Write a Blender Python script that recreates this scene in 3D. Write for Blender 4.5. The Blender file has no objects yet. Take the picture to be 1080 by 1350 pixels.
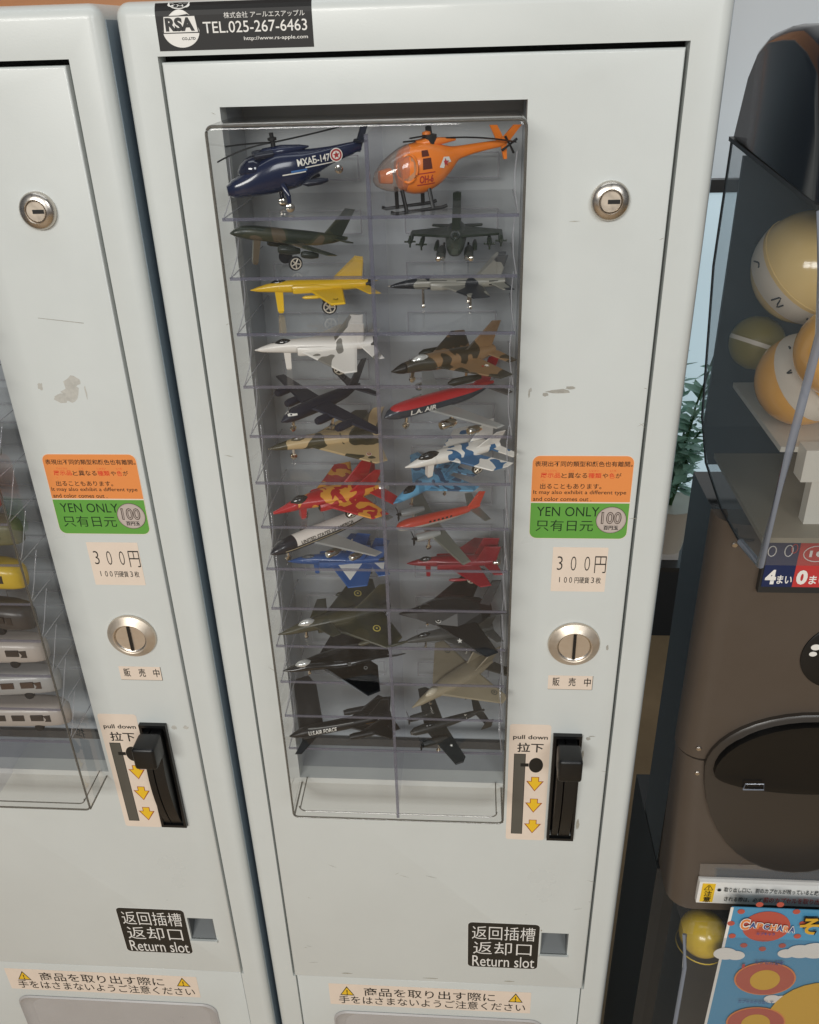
import bpy, bmesh, math, random
from mathutils import Vector, Matrix, Euler
PI = math.pi
S = bpy.context.scene
COL = S.collection
random.seed(7)

# ------------------------------------------------------------------ camera
cam_d = bpy.data.cameras.new("camera"); cam = bpy.data.objects.new("camera", cam_d); COL.objects.link(cam)
cam.location = (0.19495, -0.59915, 0.01045)
cam.rotation_euler = (1.06965, 0.02728, 0.06611)
cam_d.sensor_fit = 'VERTICAL'; cam_d.sensor_height = 24.0
cam_d.lens = 24.0 * 1145.96 / 1350.0
cam_d.clip_start = 0.01; cam_d.clip_end = 50
S.camera = cam

# ------------------------------------------------------------------ world, lamps, exposure
W = bpy.data.worlds.new("World"); S.world = W; W.use_nodes = True
W.node_tree.nodes["Background"].inputs[0].default_value = (0.93, 0.96, 1.0, 1)
W.node_tree.nodes["Background"].inputs[1].default_value = 0.15
def area(name, loc, target, sx, sy, power, col):
    d = bpy.data.lights.new(name, 'AREA'); d.shape = 'RECTANGLE'; d.size = sx; d.size_y = sy
    d.energy = power; d.color = col
    o = bpy.data.objects.new(name, d); COL.objects.link(o); o.location = loc
    o.rotation_euler = (Vector(target) - Vector(loc)).to_track_quat('-Z', 'Y').to_euler()
    return o
area("unseen_lamp", (0.15, -0.30, 1.5), (0.15, -0.16, -0.5), 1.8, 0.35, 4.5, (0.93, 0.98, 1.0))  # out-of-view ceiling lamp that grazes the cabinet tops
area("unseen_lamp", (-0.9, -4.0, 1.25), (0.1, 0, -0.5), 2.2, 0.9, 106.0, (1.0, 0.98, 0.935))  # unseen front fill lamp, added to even the light down the doors
area("unseen_lamp", (1.3, -2.4, 0.9), (0.3, 0, -0.4), 0.8, 0.8, 17.0, (0.97, 0.99, 1.0))  # unseen lamp for the light from the right, lowered to reach mid-door
S.view_settings.view_transform = 'Standard'; S.view_settings.look = 'None'
S.view_settings.exposure = 0.0; S.view_settings.gamma = 1.0
S.cycles.transparent_max_bounces = 40; S.cycles.max_bounces = 12
S.cycles.use_denoising = True
S.render.film_transparent = False

# ------------------------------------------------------------------ materials
MC = {}
def lin(h):
    h = h.lstrip('#'); out = []
    for i in (0, 2, 4):
        c = int(h[i:i+2], 16) / 255.0
        out.append(c / 12.92 if c <= 0.04045 else ((c + 0.055) / 1.055) ** 2.4)
    return tuple(out)
def base(name):
    m = bpy.data.materials.new(name); m.use_nodes = True
    return m, m.node_tree, m.node_tree.nodes["Principled BSDF"]
def solid(name, hexc, rough=0.4, metal=0.0, coat=0.0, bump=0.0, bscale=400, vary=0.0, vscale=25, aniso=0.0):
    if name in MC: return MC[name]
    m, nt, b = base(name); c = lin(hexc)
    b.inputs["Base Color"].default_value = (*c, 1); b.inputs["Roughness"].default_value = rough
    b.inputs["Metallic"].default_value = metal; b.inputs["Coat Weight"].default_value = coat
    b.inputs["Coat Roughness"].default_value = 0.08
    tc = nt.nodes.new("ShaderNodeTexCoord")
    if vary > 0:
        n = nt.nodes.new("ShaderNodeTexNoise"); n.inputs["Scale"].default_value = vscale; n.inputs["Detail"].default_value = 6
        n.inputs["Roughness"].default_value = 0.65
        nt.links.new(tc.outputs["Object"], n.inputs["Vector"])
        mx = nt.nodes.new("ShaderNodeMix"); mx.data_type = 'RGBA'
        mr = nt.nodes.new("ShaderNodeMapRange"); mr.inputs[1].default_value = 0.3; mr.inputs[2].default_value = 0.7
        nt.links.new(n.outputs["Fac"], mr.inputs[0]); nt.links.new(mr.outputs[0], mx.inputs["Factor"])
        mx.inputs["A"].default_value = (*[x * (1 - vary) for x in c], 1); mx.inputs["B"].default_value = (*[min(1, x * (1 + vary * 0.6)) for x in c], 1)
        nt.links.new(mx.outputs["Result"], b.inputs["Base Color"])
        m2 = nt.nodes.new("ShaderNodeMapRange"); m2.inputs[1].default_value = 0.3; m2.inputs[2].default_value = 0.7
        m2.inputs[3].default_value = max(0.02, rough - 0.08); m2.inputs[4].default_value = min(1, rough + 0.1)
        nt.links.new(n.outputs["Fac"], m2.inputs[0]); nt.links.new(m2.outputs[0], b.inputs["Roughness"])
    if bump > 0:
        n = nt.nodes.new("ShaderNodeTexNoise"); n.inputs["Scale"].default_value = bscale; n.inputs["Detail"].default_value = 2
        nt.links.new(tc.outputs["Object"], n.inputs["Vector"])
        bp = nt.nodes.new("ShaderNodeBump"); bp.inputs["Strength"].default_value = bump; bp.inputs["Distance"].default_value = 0.0005
        nt.links.new(n.outputs["Fac"], bp.inputs["Height"]); nt.links.new(bp.outputs[0], b.inputs["Normal"])
    MC[name] = m; return m
def camo(name, cols, scale=45, seed=0.0, rough=0.38, stretch=(1, 1, 0.5), pos=None):
    if name in MC: return MC[name]
    m, nt, b = base(name); b.inputs["Roughness"].default_value = rough
    tc = nt.nodes.new("ShaderNodeTexCoord"); mp = nt.nodes.new("ShaderNodeMapping")
    mp.inputs["Location"].default_value = (seed, seed * 0.7, seed * 1.3); mp.inputs["Scale"].default_value = stretch
    n = nt.nodes.new("ShaderNodeTexNoise"); n.inputs["Scale"].default_value = scale; n.inputs["Detail"].default_value = 1.0
    n.inputs["Distortion"].default_value = 0.6
    r = nt.nodes.new("ShaderNodeValToRGB"); r.color_ramp.interpolation = 'CONSTANT'
    e = r.color_ramp.elements
    if pos is None: pos = {2: [0, 0.5], 3: [0, 0.44, 0.56], 4: [0, .4, .5, .6]}[len(cols)]
    while len(e) < len(cols): e.new(0.5)
    for i, (p, c) in enumerate(zip(pos, cols)):
        e[i].position = p; e[i].color = (*lin(c), 1)
    nt.links.new(tc.outputs["Object"], mp.inputs[0]); nt.links.new(mp.outputs[0], n.inputs["Vector"])
    nt.links.new(n.outputs["Fac"], r.inputs[0]); nt.links.new(r.outputs[0], b.inputs["Base Color"])
    b.inputs["Coat Weight"].default_value = 0.25; b.inputs["Coat Roughness"].default_value = 0.15
    MC[name] = m; return m
def split(name, below, above, z0, rough=0.3, nose=None, xn=0.0):
    """two-tone livery: one colour under the height z0, another over it, a third ahead of xn"""
    if name in MC: return MC[name]
    m, nt, b = base(name); b.inputs["Roughness"].default_value = rough
    b.inputs["Coat Weight"].default_value = 0.4; b.inputs["Coat Roughness"].default_value = 0.1
    tc = nt.nodes.new("ShaderNodeTexCoord"); sp = nt.nodes.new("ShaderNodeSeparateXYZ"); nt.links.new(tc.outputs["Object"], sp.inputs[0])
    g = nt.nodes.new("ShaderNodeMath"); g.operation = 'GREATER_THAN'; g.inputs[1].default_value = z0; nt.links.new(sp.outputs[2], g.inputs[0])
    mx = nt.nodes.new("ShaderNodeMix"); mx.data_type = 'RGBA'; nt.links.new(g.outputs[0], mx.inputs["Factor"])
    mx.inputs["A"].default_value = (*lin(below), 1); mx.inputs["B"].default_value = (*lin(above), 1)
    out = mx.outputs["Result"]
    if nose:
        g2 = nt.nodes.new("ShaderNodeMath"); g2.operation = 'LESS_THAN'; g2.inputs[1].default_value = xn; nt.links.new(sp.outputs[0], g2.inputs[0])
        m2 = nt.nodes.new("ShaderNodeMix"); m2.data_type = 'RGBA'; nt.links.new(g2.outputs[0], m2.inputs["Factor"])
        nt.links.new(out, m2.inputs["A"]); m2.inputs["B"].default_value = (*lin(nose), 1); out = m2.outputs["Result"]
    nt.links.new(out, b.inputs["Base Color"]); MC[name] = m; return m
def clear(name, tint=(0.95, 0.96, 0.97), haze=0.0, hazecol=(0.6, 0.62, 0.66), refl=1.0, rough=0.03, smear=0.0):
    """thin clear plastic: lets light through, mirrors a little, a touch of milky haze"""
    if name in MC: return MC[name]
    m = bpy.data.materials.new(name); m.use_nodes = True; nt = m.node_tree
    nt.nodes.remove(nt.nodes["Principled BSDF"]); out = nt.nodes["Material Output"]
    t = nt.nodes.new("ShaderNodeBsdfTransparent"); t.inputs[0].default_value = (*tint, 1)
    last = t.outputs[0]
    if haze > 0:
        d = nt.nodes.new("ShaderNodeBsdfDiffuse"); d.inputs[0].default_value = (*hazecol, 1)
        mx = nt.nodes.new("ShaderNodeMixShader"); mx.inputs[0].default_value = haze
        nt.links.new(last, mx.inputs[1]); nt.links.new(d.outputs[0], mx.inputs[2]); last = mx.outputs[0]
        if smear > 0:      # wiped finger marks and dust
            tc = nt.nodes.new("ShaderNodeTexCoord"); mp = nt.nodes.new("ShaderNodeMapping"); mp.inputs["Scale"].default_value = (16, 16, 5); mp.inputs["Rotation"].default_value = (0, 0.5, 0)
            nz = nt.nodes.new("ShaderNodeTexNoise"); nz.inputs["Scale"].default_value = 1.6; nz.inputs["Detail"].default_value = 8; nz.inputs["Roughness"].default_value = 0.7
            mr = nt.nodes.new("ShaderNodeMapRange"); mr.inputs[1].default_value = 0.52; mr.inputs[2].default_value = 0.78; mr.inputs[3].default_value = haze; mr.inputs[4].default_value = haze + smear
            nt.links.new(tc.outputs["Object"], mp.inputs[0]); nt.links.new(mp.outputs[0], nz.inputs["Vector"]); nt.links.new(nz.outputs["Fac"], mr.inputs[0]); nt.links.new(mr.outputs[0], mx.inputs[0])
    g = nt.nodes.new("ShaderNodeBsdfGlossy"); g.inputs["Roughness"].default_value = rough
    lw = nt.nodes.new("ShaderNodeLayerWeight"); lw.inputs[0].default_value = 0.5
    pw = nt.nodes.new("ShaderNodeMath"); pw.operation = 'POWER'; pw.inputs[1].default_value = 5.0; nt.links.new(lw.outputs["Facing"], pw.inputs[0])
    f = nt.nodes.new("ShaderNodeMath"); f.operation = 'MULTIPLY_ADD'; f.inputs[1].default_value = 0.94; f.inputs[2].default_value = 0.045; nt.links.new(pw.outputs[0], f.inputs[0])
    mu = nt.nodes.new("ShaderNodeMath"); mu.operation = 'MULTIPLY'; mu.inputs[1].default_value = refl; mu.use_clamp = True
    nt.links.new(f.outputs[0], mu.inputs[0])
    mx = nt.nodes.new("ShaderNodeMixShader"); nt.links.new(mu.outputs[0], mx.inputs[0])
    nt.links.new(last, mx.inputs[1]); nt.links.new(g.outputs[0], mx.inputs[2])
    nt.links.new(mx.outputs[0], out.inputs[0]); MC[name] = m; return m

PAINT = solid("enamel_paint", "#d5d9d6", 0.33, coat=0.15, bump=0.07, bscale=900, vary=0.035, vscale=7)
DARK = solid("door_gasket_rubber", "#141412", 0.8)
RECESS = solid("grey_recess_sheet", "#a9aeb1", 0.5, vary=0.08, vscale=18)
BRUSH = solid("brushed_steel", "#cfc8bf", 0.28, 1.0, vary=0.05, vscale=300)
BRUSHD = solid("satin_steel", "#dccfbe", 0.42, 0.75, vary=0.04, vscale=200)
BLACKP = solid("black_plastic", "#111213", 0.38, bump=0.1, bscale=1500)
BLACKI = solid("black_print", "#1b1a18", 0.5)
CREAM = solid("cream_paper", "#eddccb", 0.55, vary=0.025, vscale=60)
WHITEI = solid("white_print", "#efece6", 0.5)
COVER = clear("clear_acrylic", (0.955, 0.957, 0.957), 0.004, (0.75, 0.75, 0.75), 1.0, smear=0.035)
COVEREDGE = clear("acrylic_edge", (0.50, 0.49, 0.46), 0.34, (0.30, 0.28, 0.25), 1.0, 0.08)
SHELF = clear("clear_shelf_plastic", (0.955, 0.958, 0.965), 0.014, (0.72, 0.73, 0.75), 0.75, 0.08)
SHELFLIP = clear("shelf_lip_plastic", (0.66, 0.66, 0.71), 0.24, (0.34, 0.34, 0.42), 1.0, 0.12)
DIVIDER = clear("divider_plastic", (0.90, 0.90, 0.94), 0.05, (0.5, 0.5, 0.58), 0.5, 0.08)
RIM = clear("moulded_rim", (0.8, 0.8, 0.82), 0.3, (0.7, 0.7, 0.72), 1.0, 0.1)

# ------------------------------------------------------------------ mesh helpers
class MB:
    def __init__(s): s.v = []; s.f = []; s.mi = []
    def add(s, vs, fs, m=0):
        k = len(s.v); s.v += [tuple(v) for v in vs]; s.f += [tuple(k + i for i in f) for f in fs]; s.mi += [m] * len(fs); return s
    def box(s, x0, x1, y0, y1, z0, z1, m=0):
        return s.add([(x0,y0,z0),(x1,y0,z0),(x1,y1,z0),(x0,y1,z0),(x0,y0,z1),(x1,y0,z1),(x1,y1,z1),(x0,y1,z1)],
                     [(0,3,2,1),(4,5,6,7),(0,1,5,4),(1,2,6,5),(2,3,7,6),(3,0,4,7)], m)
    def loft(s, rings, cap=True, m=0):
        n = len(rings[0]); vs = [v for r in rings for v in r]; fs = []
        for i in range(len(rings) - 1):
            for j in range(n):
                a, b = i*n+j, i*n+(j+1) % n
                fs.append((a, b, b+n, a+n))
        if cap:
            fs.append(tuple(range(n))[::-1]); fs.append(tuple((len(rings)-1)*n + j for j in range(n)))
        return s.add(vs, fs, m)
    def lathe(s, prof, c, axis='y', n=32, m=0, cap=True):
        rings = []
        for r, h in prof:
            ring = []
            for j in range(n):
                a = 2*PI*j/n
                u, w = r*math.cos(a), r*math.sin(a)
                if axis == 'y': ring.append((c[0]+u, c[1]+h, c[2]+w))
                elif axis == 'z': ring.append((c[0]+u, c[1]+w, c[2]+h))
                else: ring.append((c[0]+h, c[1]+u, c[2]+w))
            rings.append(ring)
        return s.loft(rings, cap, m)
    def prism(s, poly, fn0, fn1, m=0):
        n = len(poly)
        return s.add([fn0(*p) for p in poly] + [fn1(*p) for p in poly],
                     [tuple(range(n))[::-1], tuple(range(n, 2*n))] + [(i, (i+1) % n, n+(i+1) % n, n+i) for i in range(n)], m)
    def tube(s, pts, r, n=8, m=0):
        rings = []; pts = [Vector(p) for p in pts]
        for i, p in enumerate(pts):
            d = (pts[min(i+1, len(pts)-1)] - pts[max(i-1, 0)]).normalized()
            up = Vector((0, 0, 1)) if abs(d.z) < 0.9 else Vector((1, 0, 0))
            a = d.cross(up).normalized(); b = d.cross(a)
            rr = r[i] if isinstance(r, (list, tuple)) else r
            rings.append([p + a*rr*math.cos(2*PI*j/n) + b*rr*math.sin(2*PI*j/n) for j in range(n)])
        return s.loft(rings, True, m)
    def mesh(s, name, mats, smooth=None):
        me = bpy.data.meshes.new(name); me.from_pydata(s.v, [], s.f)
        for m in (mats if isinstance(mats, (list, tuple)) else [mats]): me.materials.append(m)
        for p, i in zip(me.polygons, s.mi): p.material_index = i
        bm = bmesh.new(); bm.from_mesh(me); bmesh.ops.recalc_face_normals(bm, faces=bm.faces[:]); bm.to_mesh(me); bm.free()
        if smooth:
            for p in me.polygons: p.use_smooth = True
            me.set_sharp_from_angle(angle=math.radians(smooth))
        return me
    def build(s, name, mats, parent=None, smooth=None, label=None):
        return link(name, s.mesh(name, mats, smooth), parent, label)
def link(name, me, parent=None, label=None):
    o = bpy.data.objects.new(name, me); COL.objects.link(o)
    if parent is not None: o.parent = parent
    if label: o["label"] = label
    return o
def empty(name, loc=(0,0,0), rotz=0.0, label=None, cat=None, group=None):
    o = bpy.data.objects.new(name, None); COL.objects.link(o); o.location = loc; o.rotation_euler = (0, 0, rotz)
    o.empty_display_size = 0.01
    if label: tag(o, label, cat, group)
    return o
def tag(o, label, cat, group=None):
    o["label"] = label; o["category"] = cat
    if group: o["group"] = group
    return o
def part(name, parent):          # an inner group that is itself a part
    o = bpy.data.objects.new(name, None); COL.objects.link(o); o.parent = parent; o.empty_display_size = 0.01; return o
def rrect(x0, x1, z0, z1, r, n=5):
    pts = []
    for cx, cz, a0 in ((x1-r, z1-r, 0), (x0+r, z1-r, 90), (x0+r, z0+r, 180), (x1-r, z0+r, 270)):
        for i in range(n+1):
            a = math.radians(a0 + 90*i/n); pts.append((cx + r*math.cos(a), cz + r*math.sin(a)))
    return pts
def bevel_box(x0, x1, y0, y1, z0, z1, r, seg=3, which=None):
    bm = bmesh.new(); bmesh.ops.create_cube(bm, size=1.0)
    for v in bm.verts: v.co = Vector(((x0+x1)/2 + v.co.x*(x1-x0), (y0+y1)/2 + v.co.y*(y1-y0), (z0+z1)/2 + v.co.z*(z1-z0)))
    es = [e for e in bm.edges if which is None or which((e.verts[0].co + e.verts[1].co)/2)]
    bmesh.ops.bevel(bm, geom=es, offset=r, segments=seg, profile=0.5, affect='EDGES')
    return bm
def bm_mesh(bm, name, mats, smooth=40):
    me = bpy.data.meshes.new(name); bm.to_mesh(me); bm.free()
    for m in (mats if isinstance(mats, (list, tuple)) else [mats]): me.materials.append(m)
    if smooth:
        for p in me.polygons: p.use_smooth = True
        me.set_sharp_from_angle(angle=math.radians(smooth))
    return me
def boolean(me, cutters):
    """cut boxes / meshes out of a mesh"""
    o = bpy.data.objects.new("work", me); COL.objects.link(o); tmp = []
    for c in cutters:
        k = bpy.data.objects.new("cutter", c); COL.objects.link(k); tmp.append(k)
        md = o.modifiers.new("b", 'BOOLEAN'); md.operation = 'DIFFERENCE'; md.object = k; md.solver = 'EXACT'
    bpy.context.view_layer.update()
    res = bpy.data.meshes.new_from_object(o.evaluated_get(bpy.context.evaluated_depsgraph_get()))
    for k in tmp + [o]: bpy.data.objects.remove(k)
    return res
# ---- lettering: real outlines, fitted into a rectangle and laid on a surface
def glyphs(body, bold=0.0, shear=0.0, spacing=1.0, res=3):
    c = bpy.data.curves.new("t", "FONT"); c.body = body; c.offset = bold; c.shear = shear; c.space_character = spacing
    c.resolution_u = res
    o = bpy.data.objects.new("t", c); COL.objects.link(o); bpy.context.view_layer.update()
    me = bpy.data.meshes.new_from_object(o.evaluated_get(bpy.context.evaluated_depsgraph_get()))
    bpy.data.objects.remove(o); bpy.data.curves.remove(c)
    return me
def lettering(name, body, rect, fn, mat, parent, bold=0.0, shear=0.0, spacing=1.0, keep=False, res=3):
    """rect = (u0,u1,v0,v1) with v up; fn(u,v) gives the point on the surface"""
    me = glyphs(body, bold, shear, spacing, res); u0, u1, v0, v1 = rect
    xs = [v.co.x for v in me.vertices]; ys = [v.co.y for v in me.vertices]
    if not xs: return None
    ax, bx, ay, by = min(xs), max(xs), min(ys), max(ys)
    for v in me.vertices:
        v.co = Vector(fn(u0 + (v.co.x-ax)/(bx-ax)*(u1-u0), v0 + (v.co.y-ay)/(by-ay)*(v1-v0)))
    me.materials.clear(); me.materials.append(mat); me.name = name
    return link(name, me, parent)
def copy_tree(o, parent=None):
    c = o.copy(); COL.objects.link(c); c.parent = parent
    for ch in [x for x in o.children]: copy_tree(ch, c)
    return c

# ================================================================== SETTING
floor = MB().box(-4, 4, -4, 4, -1.42, -1.40).build("floor", solid("vinyl_floor", "#b79c78", 0.45, vary=0.15, vscale=6)); floor["kind"] = "structure"
wood = solid("orange_wood_panel", "#c08458", 0.5)
nt = wood.node_tree; wv = nt.nodes.new("ShaderNodeTexNoise"); wv.inputs["Scale"].default_value = 4; wv.inputs["Detail"].default_value = 5
mp = nt.nodes.new("ShaderNodeMapping"); mp.inputs["Scale"].default_value = (1, 1, 14); tcn = nt.nodes.new("ShaderNodeTexCoord")
nt.links.new(tcn.outputs["Object"], mp.inputs[0]); nt.links.new(mp.outputs[0], wv.inputs["Vector"])
rp = nt.nodes.new("ShaderNodeValToRGB"); rp.color_ramp.elements[0].color = (*lin("#a3622f"), 1); rp.color_ramp.elements[1].color = (*lin("#d8a070"), 1)
nt.links.new(wv.outputs["Fac"], rp.inputs[0]); nt.links.new(rp.outputs[0], nt.nodes["Principled BSDF"].inputs["Base Color"])
wall = MB().box(-2.5, 0.33, 0.60, 0.64, -1.40, 1.6).build("wall_behind", wood); wall["kind"] = "structure"
wall2 = MB().box(0.46, 3.0, 1.30, 1.34, -1.40, -0.62).build("wall_dado", solid("dark_dado", "#2b2f33", 0.5)); wall2["kind"] = "structure"
wall3 = MB().box(0.33, 3.0, 1.35, 1.39, -1.40, 1.6).build("wall_far", solid("pale_wall", "#dfe3e6", 0.6)); wall3["kind"] = "structure"

# ================================================================== VENDING MACHINE
OX0, OX1, OZ0, OZ1 = 0.0335, 0.2278, -0.6085, -0.026     # window in the door
CX0, CX1, CZ0, CZ1, CY = 0.0340, 0.2262, -0.6150, -0.0328, -0.0450   # clear cover
SZ = [-0.08698 - 0.03706*k for k in range(13)]            # shelf heights
YB = 0.058                                                # back of the display
vm = empty("vending_machine", (0.16, 0.0, -1.40), label="pale grey toy vending machine with black company sticker and model aircraft behind its window", cat="vending machine", group="capsule-less toy vending machines")
INV = Matrix.Translation((-0.16, 0.0, 1.40))
SHELLX0, SHELLX1, SHELLZ1 = -0.0265, 0.3475, 0.0335
def boxme(*a):
    return MB().box(*a).mesh("cutter", PAINT)
def local(o):   # shift mesh coordinates from the drawing frame (door corner = origin) to the machine's own frame
    if o is not None and o.data is not None: o.data.transform(INV)
    return o
# ---- cabinet shell with rounded edges, pocket for the door
bm = bevel_box(SHELLX0, SHELLX1, 0.0, 0.42, -1.395, SHELLZ1, 0.0085, 5, lambda c: (abs(c.y) < 1e-6 and c.z > -1.39) or (abs(c.z - SHELLZ1) < 1e-6))
shell = bm_mesh(bm, "cabinet", PAINT)
shell = boolean(shell, [boxme(-0.0022, 0.3232, -0.01, 0.022, -0.919, 0.0034), boxme(0.0005, 0.3205, -0.01, 0.006, -1.30, -0.918),
                        boxme(OX0-0.004, OX1+0.004, -0.01, YB+0.006, OZ0-0.004, OZ1+0.004), boxme(0.262, 0.300, -0.01, 0.05, -0.87, -0.80)])
for p in shell.polygons: p.use_smooth = True
shell.set_sharp_from_angle(angle=math.radians(35))
local(link("cabinet", shell, vm))
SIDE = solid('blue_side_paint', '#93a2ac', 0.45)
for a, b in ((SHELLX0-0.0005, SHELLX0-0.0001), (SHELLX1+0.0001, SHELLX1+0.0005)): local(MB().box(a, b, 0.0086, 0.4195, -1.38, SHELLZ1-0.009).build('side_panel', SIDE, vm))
gk = MB(); gk.box(-0.0020, 0.0300, 0.0150, 0.0215, -0.9185, 0.0032).box(0.2320, 0.3230, 0.0150, 0.0215, -0.79, 0.0032).box(0.0300, 0.2320, 0.0150, 0.0215, -0.0218, 0.0032).box(0.03, 0.232, 0.0150, 0.0215, -0.9185, -0.6130)
local(gk.build("door_gasket", DARK, vm))
# ---- door panel
bm = bevel_box(0.0, 0.3208, -0.0012, 0.0140, -0.9165, 0.0, 0.0016, 3, lambda c: c.y < 0)
dm = bm_mesh(bm, "door", PAINT)
slot_cut = boxme(0.2722, 0.3008, -0.02, 0.03, -0.8595, -0.8235)
lev_cut = boxme(0.2725, 0.2935, -0.02, 0.010, -0.675, -0.5465)
dm = boolean(dm, [boxme(OX0, OX1, -0.02, 0.03, OZ0, OZ1), slot_cut, lev_cut])
for p in dm.polygons: p.use_smooth = True
dm.set_sharp_from_angle(angle=math.radians(35))
door = local(link("door", dm, vm))
# ---- display recess (sheet box behind the window)
rc = MB(); t = 0.0015
rc.box(OX0-t, OX0-0.0002, 0.0142, YB+t, OZ0-t, OZ1+t).box(OX1+0.0002, OX1+t, 0.0142, YB+t, OZ0-t, OZ1+t)
rc.box(OX0-0.0002, OX1+0.0002, 0.0142, YB+t, OZ1+0.0002, OZ1+t).box(OX0-0.0002, OX1+0.0002, 0.0142, YB+t, OZ0-t, OZ0-0.0002)
rc.box(OX0-0.0002, OX1+0.0002, YB, YB+t, OZ0-0.0002, OZ1+0.0002)
local(rc.build("display_recess", RECESS, vm))
local(MB().box(OX0+0.002, OX1-0.002, 0.0150, 0.0190, -0.5820, -0.5730).build("back_rail", solid("dark_rail", "#3d3f40", 0.5), vm))
# ---- clear cover: thin five-sided box with rounded bends
def cover_mesh():
    m = MB(); th = 0.0020
    def ring(ins, y, r): return [(x, y, z) for x, z in rrect(CX0+ins, CX1-ins, CZ0+ins, CZ1-ins, r)]
    R = 0.0045; outer = []
    outer.append(ring(0.0, 0.0125, R))
    for i in range(6):
        a = math.radians(90*i/5); outer.append(ring(R*0.6*(1-math.cos(a)), CY + R*0.6*(1-math.sin(a)), R))
    m.loft(outer, False)
    n = len(outer[0]); m.add(outer[-1], [tuple(range(n))])
    return m
cov = local(cover_mesh().build("display_cover", COVER, vm, smooth=50))
ce = MB()   # the bends of the cover, where thick acrylic looks dark
pts = [(x, CY+0.0012, z) for x, z in rrect(CX0+0.0009, CX1-0.0009, CZ0+0.0009, CZ1-0.0009, 0.0045)]
ce.tube(pts + [pts[0]], 0.00095, 6)
for x in (CX0+0.0012, CX1-0.0012):
    ce.tube([(x, CY+0.002, CZ0+0.0012), (x, -0.0022, CZ0+0.0012)], 0.0009, 6)
local(ce.build("cover_edge", COVEREDGE, cov, smooth=60))
it = MB(); ib = [(x, CY+0.0045, z) for x, z in rrect(CX0+0.0062, CX1-0.0062, CZ0+0.0050, CZ0+0.05, 0.006)]
low = [p for p in ib if p[2] < CZ0+0.0125]
it.tube(low, 0.0006, 5)
for x in (CX0+0.0068, CX1-0.0068): it.tube([(x, CY+0.0045, CZ0+0.0080), (x, -0.0022, CZ0+0.0080)], 0.0006, 5)
local(it.build("inner_tray_edge", COVEREDGE, cov, smooth=60))
# ---- shelves, each a clear moulded tray with a lip, curled ends and a rim on its back
XM = 0.1307; SY0, SY1 = CY+0.0035, YB-0.001
sh = MB(); xa, xb = CX0+0.0035, CX1-0.0035
sh.add([(xa, SY0+0.0016, -0.0002), (xb, SY0+0.0016, -0.0002), (xb, SY1, -0.0002), (xa, SY1, -0.0002)], [(0, 1, 2, 3)], 0)
sh.box(xa, xb, SY0, SY0+0.0009, -0.0017, 0.0003, 1)
for sx, d in ((xa, 1), (xb, -1)):
    sh.tube([(sx+d*0.0006, SY0+0.001, 0.0), (sx+d*0.0010, SY0+0.008, 0.003), (sx+d*0.0022, SY0+0.017, 0.010), (sx+d*0.0024, SY0+0.024, 0.020), (sx+d*0.001, SY0+0.030, 0.0325)], 0.0004, 5, 2)
    sh.tube([(sx+d*0.0004, SY0+0.001, -0.0004), (sx+d*0.0004, SY1, -0.0004)], 0.0005, 5, 2)
for x0, x1 in ((0.047, 0.114), (0.146, 0.212)):
    zt, zb, y = 0.0255, 0.0095, YB-0.010
    for a, b in (((x0, y, zt), (x1, y, zt)), ((x0, y, zb), (x1, y, zb)), ((x0, y, zb), (x0, y, zt)), ((x1, y, zb), (x1, y, zt))):
        sh.tube([a, b], 0.0006, 4, 2)
shm = sh.mesh("shelf", [SHELF, SHELFLIP, RIM])
for k in range(13):
    o = link("shelf", shm, vm); o.location = (-0.16, 0.0, 1.40 + SZ[k])
dv = MB().add([(XM, CY+0.0052, -0.6125), (XM, YB-0.0005, -0.6125), (XM, YB-0.0005, -0.040), (XM, CY+0.0052, -0.040)], [(0, 1, 2, 3)], 0).box(XM-0.0012, XM+0.0012, CY+0.0022, CY+0.0046, -0.6125, -0.040, 1)
local(dv.build("divider", [DIVIDER, SHELFLIP], vm))
# ---- lock
def lock():
    lk = part("door_lock", vm); c = (0.2829, 0, -0.0866)
    local(MB().lathe([(0.0124, 0.0), (0.0126, -0.0030), (0.0122, -0.0048), (0.0108, -0.0064), (0.0078, -0.0070), (0.0070, -0.0060), (0.0069, -0.0045)], c, 'y', 40).build("lock_ring", BRUSH, lk, smooth=40))
    local(MB().lathe([(0.0066, -0.0005), (0.0066, -0.0062), (0.0062, -0.0066), (0.0001, -0.0066)], c, 'y', 32).build("lock_core", BRUSHD, lk, smooth=40))
    local(MB().box(c[0]-0.0020, c[0]+0.0058, -0.0070, -0.0064, c[2]-0.0013, c[2]+0.0013).build("keyhole", BLACKI, lk))
lock()
# ---- coin slot
cs = part("coin_slot", vm); c = (0.2820, 0, -0.4432)
local(MB().lathe([(0.0212, -0.0012), (0.0218, -0.0020), (0.0212, -0.0042), (0.0150, -0.0082), (0.0142, -0.0078), (0.0138, -0.0060)], c, 'y', 48).build("bezel", BRUSHD, cs, smooth=35))
dish = MB(); rings = []
for r, y in ((0.0139, -0.0066), (0.011, -0.0048), (0.007, -0.0034), (0.003, -0.0029), (0.0002, -0.0028)):
    rings.append([(c[0]+r*math.cos(2*PI*j/40), y, c[2]+r*math.sin(2*PI*j/40)) for j in range(40)])
local(dish.loft(rings, False).build("dish", BRUSH, cs, smooth=50))
local(MB().box(c[0]-0.0012, c[0]+0.0012, -0.0075, -0.0030, c[2]-0.0128, c[2]+0.0130).build("slit", BLACKI, cs))
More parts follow.
